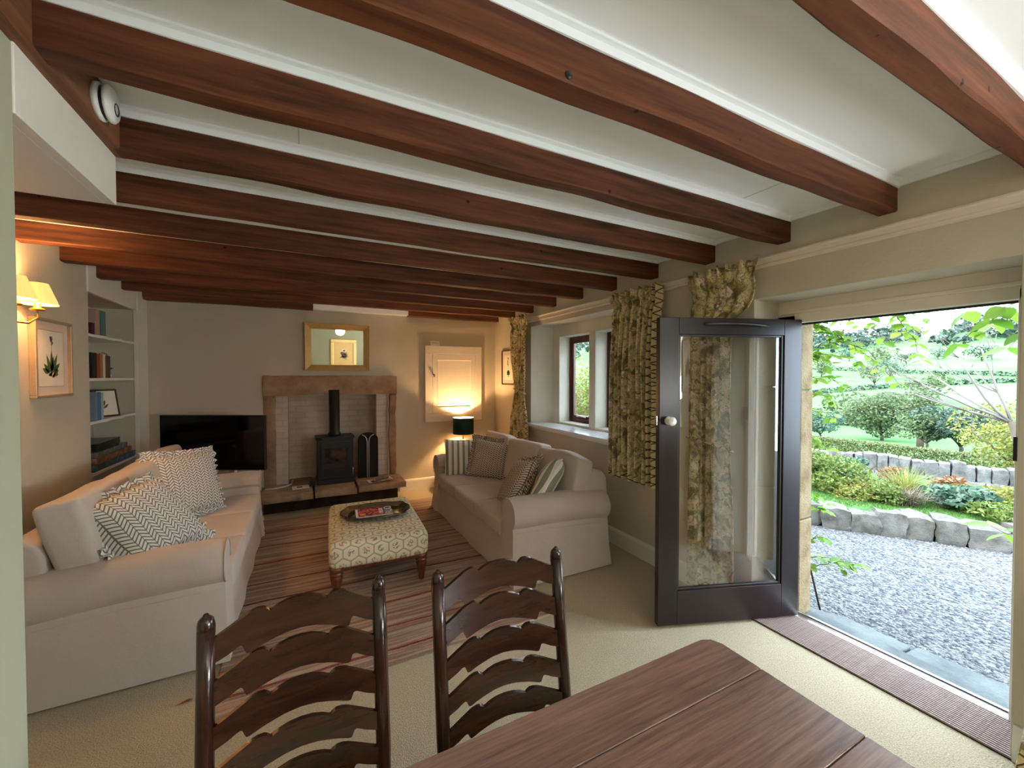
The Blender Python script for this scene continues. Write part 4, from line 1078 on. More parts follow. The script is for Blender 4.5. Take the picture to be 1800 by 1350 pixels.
# ------------------------------------------------------------------ wall cupboard and card
cb = thing('wall_cupboard', 'cream built-in cupboard door with a moulded panel right of the fireplace', 'cupboard', (1.95, YF, 1.485))
fw_, fh_ = .432, .545
for (x0, x1, z0, z1) in ((-fw_, fw_, fh_ - .115, fh_), (-fw_, fw_, -fh_, -fh_ + .12), (-fw_, -fw_ + .108, -fh_ + .12, fh_ - .115), (fw_ - .095, fw_, -fh_ + .12, fh_ - .115)):
    MB().box(x0, x1, -.038, .01, z0, z1).build('surround', M['cream'], cb, bevel=.004)
dx0, dx1, dz0, dz1 = -fw_ + .112, fw_ - .099, -fh_ + .124, fh_ - .119
cd = MB()
for (x0, x1, z0, z1) in ((dx0, dx1, dz1 - .075, dz1), (dx0, dx1, dz0, dz0 + .075), (dx0, dx0 + .07, dz0 + .075, dz1 - .075), (dx1 - .07, dx1, dz0 + .075, dz1 - .075)): cd.box(x0, x1, -.034, .0, z0, z1)
dr = cd.build('door', M['cream'], cb)
MB().box(dx0 + .06, dx1 - .06, -.020, -.002, dz0 + .06, dz1 - .06).build('panel', M['cream'], dr)
for (x0, x1, z0, z1) in ((dx0 + .068, dx1 - .068, dz1 - .083, dz1 - .073), (dx0 + .068, dx1 - .068, dz0 + .073, dz0 + .083), (dx0 + .068, dx0 + .078, dz0 + .08, dz1 - .08), (dx1 - .078, dx1 - .068, dz0 + .08, dz1 - .08)):
    MB().box(x0, x1, -.036, -.02, z0, z1).build('panel_bead', M['cream'], dr, bevel=.003)
MB().tube([(dx0 + .012, -.034, .13), (dx0 + .012, -.06, .13), (dx0 + .012, -.062, .10)], [.009, .011, .013], 10).build('catch_knob', M['darksteel'], dr, True)
tag(MB().hexa([(-.066, -.008, 0), (.066, -.008, 0), (.066, .008, 0), (-.066, .008, 0), (-.066, .006, .068), (.066, .006, .068), (.066, .012, .068), (-.066, .012, .068)]).build('notice_card', M['paper'], loc=(1.665, YF - .022, 2.0315), rz=R(6)), 'small white handwritten card propped on top of the wall cupboard', 'card')
card = bpy.data.objects['notice_card']
ink = m_plain('handwriting_ink', S(150, 90, 100), .6)
pts = [(-.05 + .1 * k / 40, -.0085 + .0, .040 + .016 * math.sin(k * 1.1) * math.cos(k * .31)) for k in range(41)]
MB().tube([(x, -.008 + .014 * z / .068 - .0005, z) for x, y, z in pts], .0014, 5).build('handwriting', ink, card, True)

struct(MB().box(.10, 1.27, 5.60, YF - .002, 2.425, ZC - .002).build('trim_%d' % tr_n, M['ceiling'], bevel=.004), 'white boxing between the two ends of the farthest beam'); tr_n += 1
# ------------------------------------------------------------------ book alcove
alc = struct(MB().add([], []).build('trim_%d' % tr_n, None), 'white painted trim and shelves of the book alcove'); tr_n += 1
MB().box(XL - .02, XL + .016, BY1 - .01, YF - .001, 0, ZB + .02).build('alcove_stile', M['white'], alc, bevel=.004)
MB().box(XL - .02, XL + .012, BY0 - .03, YF - .002, BZ - .005, ZC - .002).build('alcove_head', M['white'], alc, bevel=.004)
MB().box(XL - .345, XL - .335, BY0, BY1, 0, BZ).build('alcove_back', m_plain('alcove_grey_paint', S(196, 190, 182), .7, var=.03), alc)
for k, z in enumerate((1.945, 1.58, 1.222, .80)):
    pts = [(XL - .338, BY0 + .002), (XL - .338, BY1 - .012)]
    for q in range(0, 41):
        s = q / 40; y = BY1 - .012 - (BY1 - .014 - BY0) * s
        pts.append((XL - .014 - .022 * abs(math.sin(s * 3 * PI)), y))
    if k == 3: pts = [(XL - .338, BY0 + .002), (XL - .338, BY1 - .012), (XL - .01, BY1 - .012), (XL - .01, BY0 + .002)]
    MB().prism(pts, 2, z - .022, z).build('shelf', M['white'], alc)
def book(label, y, z, w, h, d, colr, x=None, lean=0, group='books in the alcove', title=None):
    """Standing book, spine to the room; y is its near edge along the shelf."""
    t = thing('book', label, 'book', ((x or XL - .13) - d / 2, y + w / 2, z), 0, group)
    if lean: t.rotation_euler = (R(lean), 0, 0)
    m = m_plain('book_cloth_%d' % (len(bpy.data.materials)), colr, .55, .2, var=.1, scale=20)
    c = MB(); c.box(-d / 2, d / 2, -w / 2, -w / 2 + .003, 0, h); c.box(-d / 2, d / 2, w / 2 - .003, w / 2, 0, h); c.box(d / 2 - .003, d / 2, -w / 2 + .003, w / 2 - .003, 0, h)
    c.build('cover', m, t, bevel=.001)
    MB().box(-d / 2 + .003, d / 2 - .003, -w / 2 + .003, w / 2 - .003, .003, h - .004).build('pages', M['paper'], t)
    return t
BX = XL - .055
book('pinkish book on the top alcove shelf', 4.70, 1.9455, .075, .225, .15, S(186, 150, 134), BX)
book('teal-spined book turned outward on the top alcove shelf', 4.80, 1.9455, .10, .225, .16, S(92, 128, 130), BX)
book('dark maroon book lying low on the top alcove shelf', 4.62, 1.9455, .06, .10, .12, S(70, 40, 36), BX)
for k, (lb, y, w, h, c) in enumerate((('near-black book at the near end of the second alcove shelf', 4.61, .05, .215, S(34, 34, 34)), ('charcoal book next to the red-brown book', 4.665, .045, .215, S(52, 42, 38)),
        ('red-brown book on the second alcove shelf', 4.715, .06, .21, S(160, 70, 46)), ('tan book right of the red-brown book', 4.78, .045, .21, S(166, 124, 92)), ('cream book in the middle of the second alcove shelf', 4.83, .045, .205, S(226, 210, 184)),
        ('brown book beside the cream book', 4.88, .10, .20, S(96, 78, 62)))):
    book(lb, y, 1.5805, w, h, .15, c, BX)
for k, (lb, y, w, h, c) in enumerate((('grey-blue book at the near end of the third alcove shelf', 4.59, .045, .24, S(112, 130, 146)), ('mid-blue book on the third alcove shelf', 4.64, .06, .24, S(84, 118, 156)), ('pale green-blue book on the third alcove shelf', 4.705, .045, .235, S(160, 180, 178)),
        ('dark slipcased book behind the small framed photo', 4.765, .11, .25, S(52, 48, 46)))):
    book(lb, y, 1.2225, w, h, .16, c, XL - .03 if k < 3 else XL - .12)
# small framed sketch leaning on the third shelf
fs_ = thing('photo_frame', 'small dark-framed sketch leaning on the third alcove shelf', 'picture frame', (XL - .10, 5.03, 1.2225), R(62))
fs_.rotation_euler = (R(-10), 0, R(58))
for (x0, x1, z0, z1) in ((-.11, .11, .24, .255), (-.11, .11, 0, .015), (-.11, -.097, .015, .24), (.097, .11, .015, .24)): MB().box(x0, x1, -.012, 0, z0, z1).build('frame_rail', M['framewood'], fs_, bevel=.003)
MB().box(-.1, .1, -.006, -.001, .01, .245).build('sketch', M['paper'], fs_)
sk = MB(); [leaf_poly(sk, -.02, .08 + .02 * k, R(40 + 30 * k), .06, .02, -.0066) for k in range(4)]; sk.build('sketch_lines', M['brownink'], fs_)
# wire reading lamp / figure and beaded ornament on the second shelf
wl = thing('wire_ornament', 'dark wire hook ornament with a small hanging shade on the second alcove shelf', 'ornament', (XL - .13, 5.08, 1.5805))
MB().lathe([(.035, 0), (.035, .006), (.008, .014)], 16).build('foot', M['black'], wl, True)
MB().tube([(0, 0, .01), (0, -.02, .12), (0, -.09, .225), (0, -.03, .232), (0, .05, .225), (0, .06, .20)], .0035, 6).build('wire_arm', M['black'], wl, True)
MB().lathe([(.02, .165), (.022, .185), (.008, .205)], 12, (0, .06, 0)).build('hanging_shade', M['darksteel'], wl, True)
MB().lathe([(.03, .10), (.05, .112), (.0, .125)], 12, (0, .045, -.02)).build('leaf_dish', M['black'], wl, True)
be = thing('beaded_ornament', 'small white beaded ornament at the end of the second alcove shelf', 'ornament', (XL - .14, 5.20, 1.5805))
for k, r in enumerate((.024, .014, .02, .013, .018, .012)): MB().lathe([(0, -r), (r * .7, -r * .7), (r, 0), (r * .7, r * .7), (0, r)], 12, (0, 0, .024 + .027 * k)).build('bead', M['whiteplastic'], be, True)
for k, (lb, y, w, z, h, c) in enumerate((('blue and orange board game box at the bottom of the alcove pile', 4.45, .80, .80, .055, S(88, 110, 140)), ('picture-covered game box in the middle of the alcove pile', 4.46, .72, .856, .055, S(150, 110, 96)), ('grey game box lying on the picture-covered box', 4.47, .62, .912, .05, S(120, 116, 112)), ('dark green game box on top of the alcove pile', 4.46, .47, .963, .07, S(34, 46, 40)))):
    t = thing('game_box', lb, 'box', (XL - .16, y + .10 + w / 2, z + .0005), R(-2 + k), 'boxed games in the alcove')
    mm = m_cover('game_lid_%d' % k, [(0.35, sc(c, .6)), (0.5, c), (0.62, sc(c, 1.5))], 14)
    MB().box(-.145, .145, -w / 2, w / 2, 0, h * .55).build('tray', m_plain('game_card_%d' % k, sc(c, .7), .6), t)
    MB().box(-.149, .149, -w / 2 - .004, w / 2 + .004, h * .2, h).build('lid', mm, t, bevel=.002)

# ------------------------------------------------------------------ wall sconce, table lamp
sn = thing('wall_sconce', 'brass twin wall light with glowing pleated cream shades', 'wall lamp', (XL, 3.33, 1.97))
MB().lathe([(.0, 0), (.05, 0), (.052, .008), (.03, .016), (.012, .03), (0, .032)], 20, (0, 0, 0), 0).build('back_plate', M['brass'], sn, True)
for s in (-1, 1):
    a = MB().tube([(.02, 0, -.01), (.05, s * .03, -.06), (.09, s * .08, -.06), (.115, s * .11, -.02), (.115, s * .11, .02)], .007, 8).build('arm', M['brass'], sn, True)
    MB().lathe([(.0, .015), (.03, .018), (.034, .026), (.016, .034), (.012, .06), (0, .062)], 16, (.115, s * .11, 0)).build('candle_cup', M['brass'], a, True)
    n_ = 48
    pl = lambda ang: 1 + .02 * math.cos(ang * 24)
    sh = MB().grid(lambda u, v: (.115 + (.088 - .042 * v) * pl(u * 2 * PI) * math.cos(u * 2 * PI), s * .11 + (.088 - .042 * v) * pl(u * 2 * PI) * math.sin(u * 2 * PI), .055 + .125 * v), 96, 4, wrapu=True)
    sh.build('shade', M['shade'], sn, True)
    b = MB().lathe([(0, .06), (.012, .064), (.014, .08), (.009, .098), (0, .102)], 12, (.115, s * .11, 0)).build('bulb', M['bulb'], sn, True)
    add_light('sconce_glow', 'POINT', (XL + .115, 3.33 + s * .11, 1.97 + .135), 8.0, (1.0, 0.55, 0.22), shadow_soft_size=.03)

st = thing('side_table', 'small round wooden side table tucked behind the right sofa arm', 'table', (2.01, 5.475, -.014))
MB().lathe([(.0, .53), (.20, .53), (.205, .54), (.20, .552), (.0, .552)], 32).build('table_top', M['mahog'], st, True)
MB().lathe([(.02, .03), (.035, .1), (.022, .25), (.03, .45), (.04, .53)], 16).build('column', M['mahog'], st, True)
MB().lathe([(.0, .015), (.15, .015), (.15, .025), (.03, .04), (.0, .04)], 24).build('base', M['mahog'], st, True)
lp = thing('table_lamp', 'table lamp with dark green drum shade and faceted glass base', 'lamp', (2.01, 5.475, .5385))
MB().lathe([(.0, 0), (.06, 0), (.062, .012), (.04, .018), (.06, .04), (.085, .085), (.08, .12), (.05, .155), (.02, .168), (.0, .168)], 10).build('glass_base', m_plain('dark_smoked_glass', S(60, 64, 58), .12, .6, .35), lp)
MB().lathe([(.012, .165), (.012, .25)], 12).build('stem', M['brass'], lp, True)
shd = MB().grid(lambda u, v: (.148 * math.cos(u * 2 * PI), .148 * math.sin(u * 2 * PI),    .236 + .232 * v), 48, 3, wrapu=True)
so = shd.build('shade', M['darkgreen'], lp, True); sm = so.modifiers.new('thick', 'SOLIDIFY'); sm.thickness = .003; sm.offset = -1
MB().grid(lambda u, v: (.1445 * math.cos(u * 2 * PI), .1445 * math.sin(u * 2 * PI), .238 + .228 * v), 48, 3, wrapu=True).build('shade_lining', m_plain('cream_lining', S(244, 226, 190), .8), lp, True)
MB().lathe([(0, .25), (.018, .26), (.024, .29), (.015, .32), (0, .325)], 14).build('bulb', M['bulb'], lp, True)
add_light('table_lamp_glow', 'POINT', (2.01, 5.475, .5385 + .366), 25.0, (1.0, 0.60, 0.27), shadow_soft_size=.022)

# ------------------------------------------------------------------ stove and hearth things
sv = thing('wood_stove', 'black cast-iron wood stove with a glass door standing in the fireplace', 'stove', (.335, 5.66, .2505), R(2))
MB().box(-.215, .215, -.155, .17, .0, .065).build('plinth', M['black'], sv, bevel=.006)
MB().box(-.205, .205, -.145, .165, .065, .555).build('body', M['black'], sv, bevel=.006)
MB().prism([(-.225, -.11), (-.16, -.165), (.16, -.165), (.225, -.11), (.225, .175), (-.225, .175)], 2, .553, .585).build('top_plate', M['black'], sv, bevel=.005)
dr = MB()
for (x0, x1, z0, z1) in ((-.175, .175, .445, .52), (-.175, .175, .19, .265), (-.175, -.125, .265, .445), (.125, .175, .265, .445)): dr.box(x0, x1, -.168, -.14, z0, z1)
dd = dr.build('door', M['black'], sv, bevel=.004)
n = NT('sooty_stove_glass', .12, .5); n.color(n.ramp(n.noise(n.coord(), 9, 3), [(.35, S(34, 26, 24)), (.6, S(84, 66, 58))]))
MB().box(-.13, .13, -.158, -.15, .26, .45).build('glass', n.m, dd)
MB().tube([(.19, -.17, .10), (.19, -.185, .11), (.19, -.185, .19), (.19, -.17, .20)], .007, 8).build('handle', M['chrome'], dd, True)
MB().lathe([(.075, .583), (.075, .62), (.064, .63), (.064, 1.17)], 24, (0, .02, 0)).build('flue_pipe', M['black'], sv, True)
scn = thing('fire_screen', 'black arched folding fire screen beside the stove', 'fire screen', (.735, 5.66, .2505), R(-4))
def arch(w, h, x0, x1):
    pts = [(x0, 0), (x1, 0)]; n = 12
    for k in range(n + 1):
        a = PI * k / n; pts.append((x0 + (x1 - x0) * (.5 + .5 * math.cos(a)), h - .09 + .09 * math.sin(a)))
    return pts
mesh_m = m_plain('black_wire_mesh', S(22, 22, 23), .6, .3)
pts = arch(.24, .59, -.115, .125)
MB().add([(x, .01, z) for x, z in pts] + [(x, .018, z) for x, z in pts], [tuple(range(len(pts))), tuple(range(2 * len(pts) - 1, len(pts) - 1, -1))] + [(i, len(pts) + i, len(pts) + (i + 1) % len(pts), (i + 1) % len(pts)) for i in range(len(pts))]).build('screen_panel', mesh_m, scn)
MB().tube([(x, .008, z + .006) for x, z in pts[1:] + pts[:1]], .008, 8).build('screen_frame', M['black'], scn, True)
bright = m_plain('polished_steel', S(226, 222, 214), .3, .5, .5)
for s in (-1, 1): MB().tube([(.005 + s * .011, -.004, .006), (.005 + s * .011, -.004, .47), (.005 + s * .018, -.004, .52), (.005 + s * .04, -.004, .555), (.005 + s * .075, -.002, .57)], .006, 8).build('steel_upright', bright, scn, True)
lf = thing('leaflet', 'blue and red leaflet lying open on the hearth', 'leaflet', (.85, 5.40, .262), R(8))
MB().add([(-.15, -.07, 0), (.0, -.075, .004), (.15, -.07, .012), (.15, .08, .012), (0, .075, .004), (-.15, .08, 0)], [(0, 1, 4, 5), (1, 2, 3, 4)]).build('pages', M['paper'], lf)
bpy.data.objects['pages'].name
cov = m_cover('leaflet_print', [(.35, S(40, 70, 130)), (.47, S(70, 110, 170)), (.55, S(190, 50, 60)), (.62, S(226, 226, 230))], 14)
MB().add([(-.12, -.06, .003), (.0, -.065, .006), (.13, -.06, .013), (.13, .07, .013), (0, .065, .006), (-.12, .07, .003)], [(0, 1, 4, 5), (1, 2, 3, 4)]).build('print', cov, lf)
tag(MB().box(-.09, .09, -.075, .075, 0, .008).build('floor_plate', M['cream'], loc=(-.055, 5.48, .258), rz=R(4), bevel=.002), 'pale floor plate with a dark slot on the hearth left of the stove', 'plate')
MB().box(-.04, .02, -.03, .03, .0081, .0085).build('slot', M['black'], bpy.data.objects['floor_plate'])
tag(MB().box(-.035, .035, -.03, .03, 0, .05).build('match_box', M['black'], loc=(.075, 5.50, .2665), bevel=.003), 'small black box on the floor plate beside the stove', 'box')
MB().box(-.02, .02, -.0302, -.0298, .01, .04).build('box_label', M['plastic'], bpy.data.objects['match_box'])
cbl = [(-.62, 5.66, .10), (-.48, 5.60, .20), (-.42, 5.55, .262), (-.30, 5.56, .262), (-.22, 5.60, .262), (-.16, 5.70, .262), (-.15, 5.9, .262)]
tag(MB().tube(cbl, .009, 8).build('power_cable', M['cord'], None, True), 'white cable crossing the left end of the hearth', 'cable')

# ------------------------------------------------------------------ television
tvz = R(-27.0)
tvc = Vector((-.86, 5.19, 0))
tv = thing('television', 'black flat-screen television angled in the corner beside the fireplace', 'television', tuple(tvc), tvz)
hw_, z0, z1 = .545, .615, 1.19
MB().box(-hw_, hw_, -.012, .03, z0, z1).build('case', M['plastic'], tv, bevel=.005)
MB().box(-hw_ + .008, hw_ - .008, -.0145, -.0115, z0 + .014, z1 - .008).build('screen', M['screen'], tv)
MB().box(.02, .24, .03, .08, .70, 1.0).build('mount', M['plastic'], tv, bevel=.004)
MB().box(.11, .17, .075, .12, .02, .80).build('post', M['whiteplastic'], tv, bevel=.004)
MB().lathe([(.0, .0005), (.24, .0005), (.24, .012), (.22, .02), (.0, .03)], 40, (.14, .17, 0)).build('round_base', M['whiteplastic'], tv, True)
# ------------------------------------------------------------------ smoke alarm
sa = thing('smoke_alarm', 'white round smoke alarm on the trimmer beam', 'smoke alarm', (XP + .035, 1.785, 2.482))
MB().lathe([(0, 0), (.056, 0), (.057, .012), (.052, .016)], 32, (0, 0, 0), 0).build('mounting_plate', M['whiteplastic'], sa, True)
MB().lathe([(0, .016), (.049, .016), (.049, .026), (0, .026)], 32, (0, 0, 0), 0).build('vent_ring', M['black'], sa, True)
MB().lathe([(0, .026), (.056, .026), (.057, .034), (.050, .041), (.0, .044)], 32, (0, 0, 0), 0).build('cover', M['whiteplastic'], sa, True)
MB().lathe([(.0155, .0420), (.0165, .0445), (.0195, .0445), (.0205, .0415)], 24, (0, .010, -.010), 0, caps=False).build('button_ring', M['plastic'], sa, True)
# dead leaf on the carpet by the left chair
lfm = m_plain('dry_red_leaf', S(120, 62, 44), .7)
tag(MB().add([(0, 0, .002), (.018, .009, .008), (.036, 0, .004), (.018, -.009, .006), (-.03, .002, .002), (-.03, -.001, .003)], [(0, 1, 2), (0, 2, 3), (0, 1, 4), (0, 5, 3), (0, 4, 5)]).build('dry_leaf', lfm, loc=(-.54, 2.47, .0015), rz=R(10)), 'curled reddish dry leaf on the carpet beside the left sofa', 'leaf')

# ------------------------------------------------------------------ dining end behind the camera: invented side window and added ceiling lamp
for nm, pos_, rz_, ww, hh, lab in (('added_window', (XW + .30, (SY0 + SY1) / 2, SZ0), R(90), SY1 - SY0, SZ1 - SZ0, 'invented dining end side window'),):
    wn = struct(MB().add([], []).build(nm, None, loc=pos_, rz=rz_), lab)
    for (x0, x1, z0, z1) in ((-ww / 2, ww / 2, 0, .06), (-ww / 2, ww / 2, hh - .06, hh), (-ww / 2, -ww / 2 + .06, .06, hh - .06), (ww / 2 - .06, ww / 2, .06, hh - .06), (-.03, .03, .06, hh - .06)):
        MB().box(x0, x1, -.02, .02, z0, z1).build('window_frame', M['framewood'], wn, bevel=.003)
    MB().box(-ww / 2 + .05, ww / 2 - .05, -.002, .002, .05, hh - .05).build('pane', M['glass'], wn)
cl = thing('added_ceiling_lamp', 'opal glass ceiling lamp added out of view in the dining end', 'lamp', (.9, -1.1, ZC - .001))  # unseen lamp, added for warm light on the nearest beam
MB().lathe([(0, 0), (.10, 0), (.10, -.02), (0, -.02)], 24).build('rose', M['brass'], cl, True)
MB().lathe([(.05, -.02), (.15, -.05), (.165, -.10), (.12, -.15), (0, -.165)], 32).build('opal_bowl', m_emit('opal_glass_lit', (1.0, .74, .45), 2.0), cl, True)
add_light('added_lamp_glow', 'POINT', (.9, -1.1, ZC - .26), 7.0, (1.0, .68, .40), shadow_soft_size=.12)
# ================================================================== garden and valley beyond the doorway
def LS(r, g, b): return sc(S(r, g, b), .27)   # outdoor albedos
M['leaf_bright'] = m_leaf('climber_leaf', sc(S(122, 176, 56), .42), sc(S(172, 208, 84), .42), .45)
M['leaf_oak'] = m_leaf('oak_foliage', LS(104, 132, 84), LS(158, 182, 124), .3)
M['leaf_shrub'] = m_leaf('shrub_foliage', LS(108, 148, 56), LS(176, 196, 96), .35)
M['leaf_yellow'] = m_leaf('golden_foliage', LS(150, 166, 66), LS(212, 206, 110), .35)
M['leaf_blue'] = m_leaf('bluegreen_foliage', LS(84, 128, 104), LS(140, 178, 150), .3)
M['leaf_red'] = m_leaf('rust_foliage', LS(176, 104, 70), LS(214, 160, 110), .3)
M['leaf_dead'] = m_leaf('dry_grass', LS(150, 130, 104), LS(206, 192, 166), .2)
M['leaf_dark'] = m_leaf('dark_wood_foliage', LS(62, 92, 80), LS(104, 136, 112), .2)  # slight blue-grey of distant haze put into this foliage colour
M['grass'] = m_leaf('lawn_grass', LS(96, 158, 52), LS(150, 200, 84), .35)
M['hedge'] = m_leaf('clipped_hedge_foliage', LS(112, 136, 76), LS(172, 180, 118), .25)
M['bark'] = m_plain('grey_bark', LS(132, 122, 108), .9, .1, var=.25, scale=8)
M['twig'] = m_plain('pale_twig_bark', LS(176, 168, 160), .9, .1, var=.2, scale=20)
M['stem'] = m_plain('brown_stem', LS(112, 88, 68), .8, .1, var=.2, scale=30)
def mk_gravel():
    n = NT('pale_limestone_gravel', .9, .1); v = n.coord()
    f = n.voro(v, 60, 'Color'); g = n.noise(v, 2, 3); d = n.voro(v, 60)
    bw = n.t.nodes.new('ShaderNodeRGBToBW'); n.put(bw.inputs[0], f)
    c = n.ramp(bw.outputs[0], [(.2, LS(134, 136, 142)), (.5, LS(172, 174, 178)), (.8, LS(206, 206, 206))])
    n.color(n.mix(n.math('MULTIPLY', g, .25), c, LS(148, 150, 156))); n.bump(d, .8, .02); return n.m
M['gravel'] = mk_gravel()
def mk_peb():
    n = NT('limestone_pebble', .85, .15); gi = n.t.nodes.new('ShaderNodeNewGeometry')
    n.color(n.ramp(gi.outputs['Random Per Island'], [(.0, LS(112, 116, 124)), (.5, LS(160, 163, 168)), (1.0, LS(204, 206, 206))])); return n.m
M['pebble'] = mk_peb()
def mk_field():
    n = NT('pasture_turf', 1.0, .02); v = n.coord()
    cell = n.voro(v, .012, 'Color'); bw = n.t.nodes.new('ShaderNodeRGBToBW'); n.put(bw.inputs[0], cell)
    c = n.ramp(bw.outputs[0], [(.2, LS(112, 166, 100)), (.45, LS(134, 188, 124)), (.6, LS(148, 196, 134)), (.8, LS(118, 172, 106))])
    f = n.noise(v, .25, 5); c = n.mix(n.math('MULTIPLY', f, .5), c, LS(142, 196, 124))
    n.color(c); n.bump(n.noise(v, 3, 4), .4, .3); return n.m
M['field'] = mk_field()

KP, KN, KD = Vector((5.4, 2.52)), Vector((.81, .586)), Vector((.586, -.81))
def sdist(x, y): return (Vector((x, y)) - KP).dot(KN)
def lerp_tab(tab, q):
    for (a, va), (b, vb) in zip(tab, tab[1:]):
        if q <= b: return va + (vb - va) * max(0, (q - a) / (b - a))
    return tab[-1][1]
HT = [(0, -.16), (9.5, 0), (12, -.35), (20, -1.7), (30, -3.2), (40, -3.9), (60, -6.0), (80, -8.4), (95, -9.6), (130, -10), (160, -7), (200, -2), (300, 8), (450, 26), (620, 44), (900, 52)]
def ground(x, y):
    s = sdist(x, y); r = math.hypot(x, y)
    if s < .2: return -.17
    near = .07 if s < .9 else .07 + .02 * min(1, s - .9)
    if s < 2.2: return near
    t = min(1, (s - 2.2) / 3)
    h = lerp_tab(HT, r) + (mnoise.noise(Vector((x * .012, y * .012, 4))) * 6 * min(1, max(0, (r - 60) / 200)))
    return near * (1 - t) + h * t
# valley ground in one sheet
rad = [4.2 + .07 * k for k in range(86)] + [10.4 * 1.09 ** k for k in range(52)]
azs = [R(-25 + 150 * k / 110) for k in range(111)]
vs = [(r * math.sin(a), r * math.cos(a), ground(r * math.sin(a), r * math.cos(a))) for r in rad for a in azs]
na = len(azs)
fs = [(i * na + j, i * na + j + 1, (i + 1) * na + j + 1, (i + 1) * na + j) for i in range(len(rad) - 1) for j in range(na - 1)]
fs = [tuple(reversed(q)) for q in fs if min(vs[k][0] for k in q) > 3.2]
fld = MB().add(vs, fs).build('valley_ground', M['field'], None, True); struct(fld, 'green pasture falling away and rising to the far hillside')
gv = MB().add([(XO - .01, -6, -.15), (9.5, -6, -.15), (7.2, .0, -.15), (5.46, 2.56, -.15), (XO - .01, 6.0, -.15)], [(0, 1, 2), (0, 2, 3), (0, 3, 4)])
gob = gv.build('gravel_yard', M['gravel']); struct(gob, 'pale gravel yard outside the doorway')
rnd = random.Random(3)
pb = MB(); 
pv, pf = [], []
for k in range(15000):
    x = rnd.uniform(3.2, 6.4); y = rnd.uniform(.3, 3.0)
    if sdist(x, y) > .02 or y > x * .62 or y < x * .12: continue
    r = rnd.uniform(.007, .017); a = rnd.random() * 6.28; h = r * rnd.uniform(.4, .8)
    o = len(pv); z = -.15
    for q in range(5):
        b = a + q * 1.2566; rr = r * rnd.uniform(.7, 1.1); pv.append((x + rr * math.cos(b), y + rr * math.sin(b), z + h * .3))
    pv.append((x + rnd.uniform(-.3, .3) * r, y, z + h))
    pf += [(o + q, o + (q + 1) % 5, o + 5) for q in range(5)]
pb.add(pv, pf); tag(pb.build('loose_gravel', M['pebble']), 'loose pale gravel stones covering the yard', 'gravel', None, 'stuff')
# doorstep flags
for k, (pts, lb) in enumerate((([(3.115, 1.75), (3.115, 1.12), (3.36, 1.10), (3.36, 1.42), (3.24, 1.72)], 'pale grey doorstep flagstone left of the doorway'), ([(3.115, 1.11), (3.115, .30), (3.42, .34), (3.40, 1.085)], 'worn grey doorstep flagstone right of the doorway'))):
    tag(MB().prism(pts, 2, -.148, -.085 - .006 * k).build('doorstep_flag', M['slab'], bevel=.012), lb, 'flagstone', 'doorstep flagstones')

def stone(mb, c, sx, sy, sz, rz, seed, rough=.16):
    """Irregular block, bottom on c.z."""
    n = (4, 3, 4); ids = {}; vs = []; fs = []
    ca, sa = math.cos(rz), math.sin(rz)
    def vid(i, j, k):
        if (i, j, k) not in ids:
            p = Vector((i / n[0] * 2 - 1, j / n[1] * 2 - 1, k / n[2] * 2 - 1))
            q = p.normalized() * max(abs(p.x), abs(p.y), abs(p.z))
            p = p * .72 + q * .33
            d = mnoise.noise_vector(p * 1.1 + Vector((seed * 3.1, seed, 0))) * rough
            p = p + d
            x, y, z = p.x * sx / 2, p.y * sy / 2, (p.z + 1) * sz / 2
            ids[(i, j, k)] = len(vs); vs.append((c[0] + x * ca - y * sa, c[1] + x * sa + y * ca, c[2] + z))
        return ids[(i, j, k)]
    a, b, d = n
    for i in range(a):
        for j in range(b): fs += [(vid(i, j, 0), vid(i, j + 1, 0), vid(i + 1, j + 1, 0), vid(i + 1, j, 0)), (vid(i, j, d), vid(i + 1, j, d), vid(i + 1, j + 1, d), vid(i, j + 1, d))]
        for k in range(d): fs += [(vid(i, 0, k), vid(i + 1, 0, k), vid(i + 1, 0, k + 1), vid(i, 0, k + 1)), (vid(i, b, k), vid(i, b, k + 1), vid(i + 1, b, k + 1), vid(i + 1, b, k))]
    for j in range(b):
        for k in range(d): fs += [(vid(0, j, k), vid(0, j, k + 1), vid(0, j + 1, k + 1), vid(0, j + 1, k)), (vid(a, j, k), vid(a, j + 1, k), vid(a, j + 1, k + 1), vid(a, j, k + 1))]
    return mb.add(vs, fs)
kerb = thing('stone_kerb', 'row of rough grey boulders edging the gravel and lawn', 'kerb', (5.6, 2.2, -.15))
q = -1.3; kd = math.atan2(KD.y, KD.x); k = 0
while q < 2.6:
    wd = rnd.uniform(.20, .36); c = KP + KD * (q + wd / 2) + KN * rnd.uniform(.04, .09)
    h = rnd.uniform(.24, .30)
    o = stone(MB(), (c.x - 5.6, c.y - 2.2, -.03), wd * 1.06, .30, h, kd + rnd.uniform(-.08, .08), k + 1, .32).build('stone', M['gardenstone'], kerb, smooth='auto')
    q += wd + rnd.uniform(-.005, .02); k += 1
dw = thing('dry_stone_wall', 'low dry-stone field wall with upright coping stones beyond the plants', 'wall', (8.1, 2.9, 0))
WP = Vector((7.75, 3.72)); WD = (Vector((8.46, 1.75)) - WP).normalized(); wa = math.atan2(WD.y, WD.x)
q = -1.2; k = 0
while q < 3.6:
    wd = rnd.uniform(.09, .17); c = WP + WD * (q + wd / 2)
    stone(MB(), (c.x - 8.1, c.y - 2.9, .125), wd * .98, .26, rnd.uniform(.20, .27), wa + rnd.uniform(-.1, .1), 50 + k, .2).build('coping_stone', M['wallstone'], dw, smooth='auto')
    q += wd; k += 1
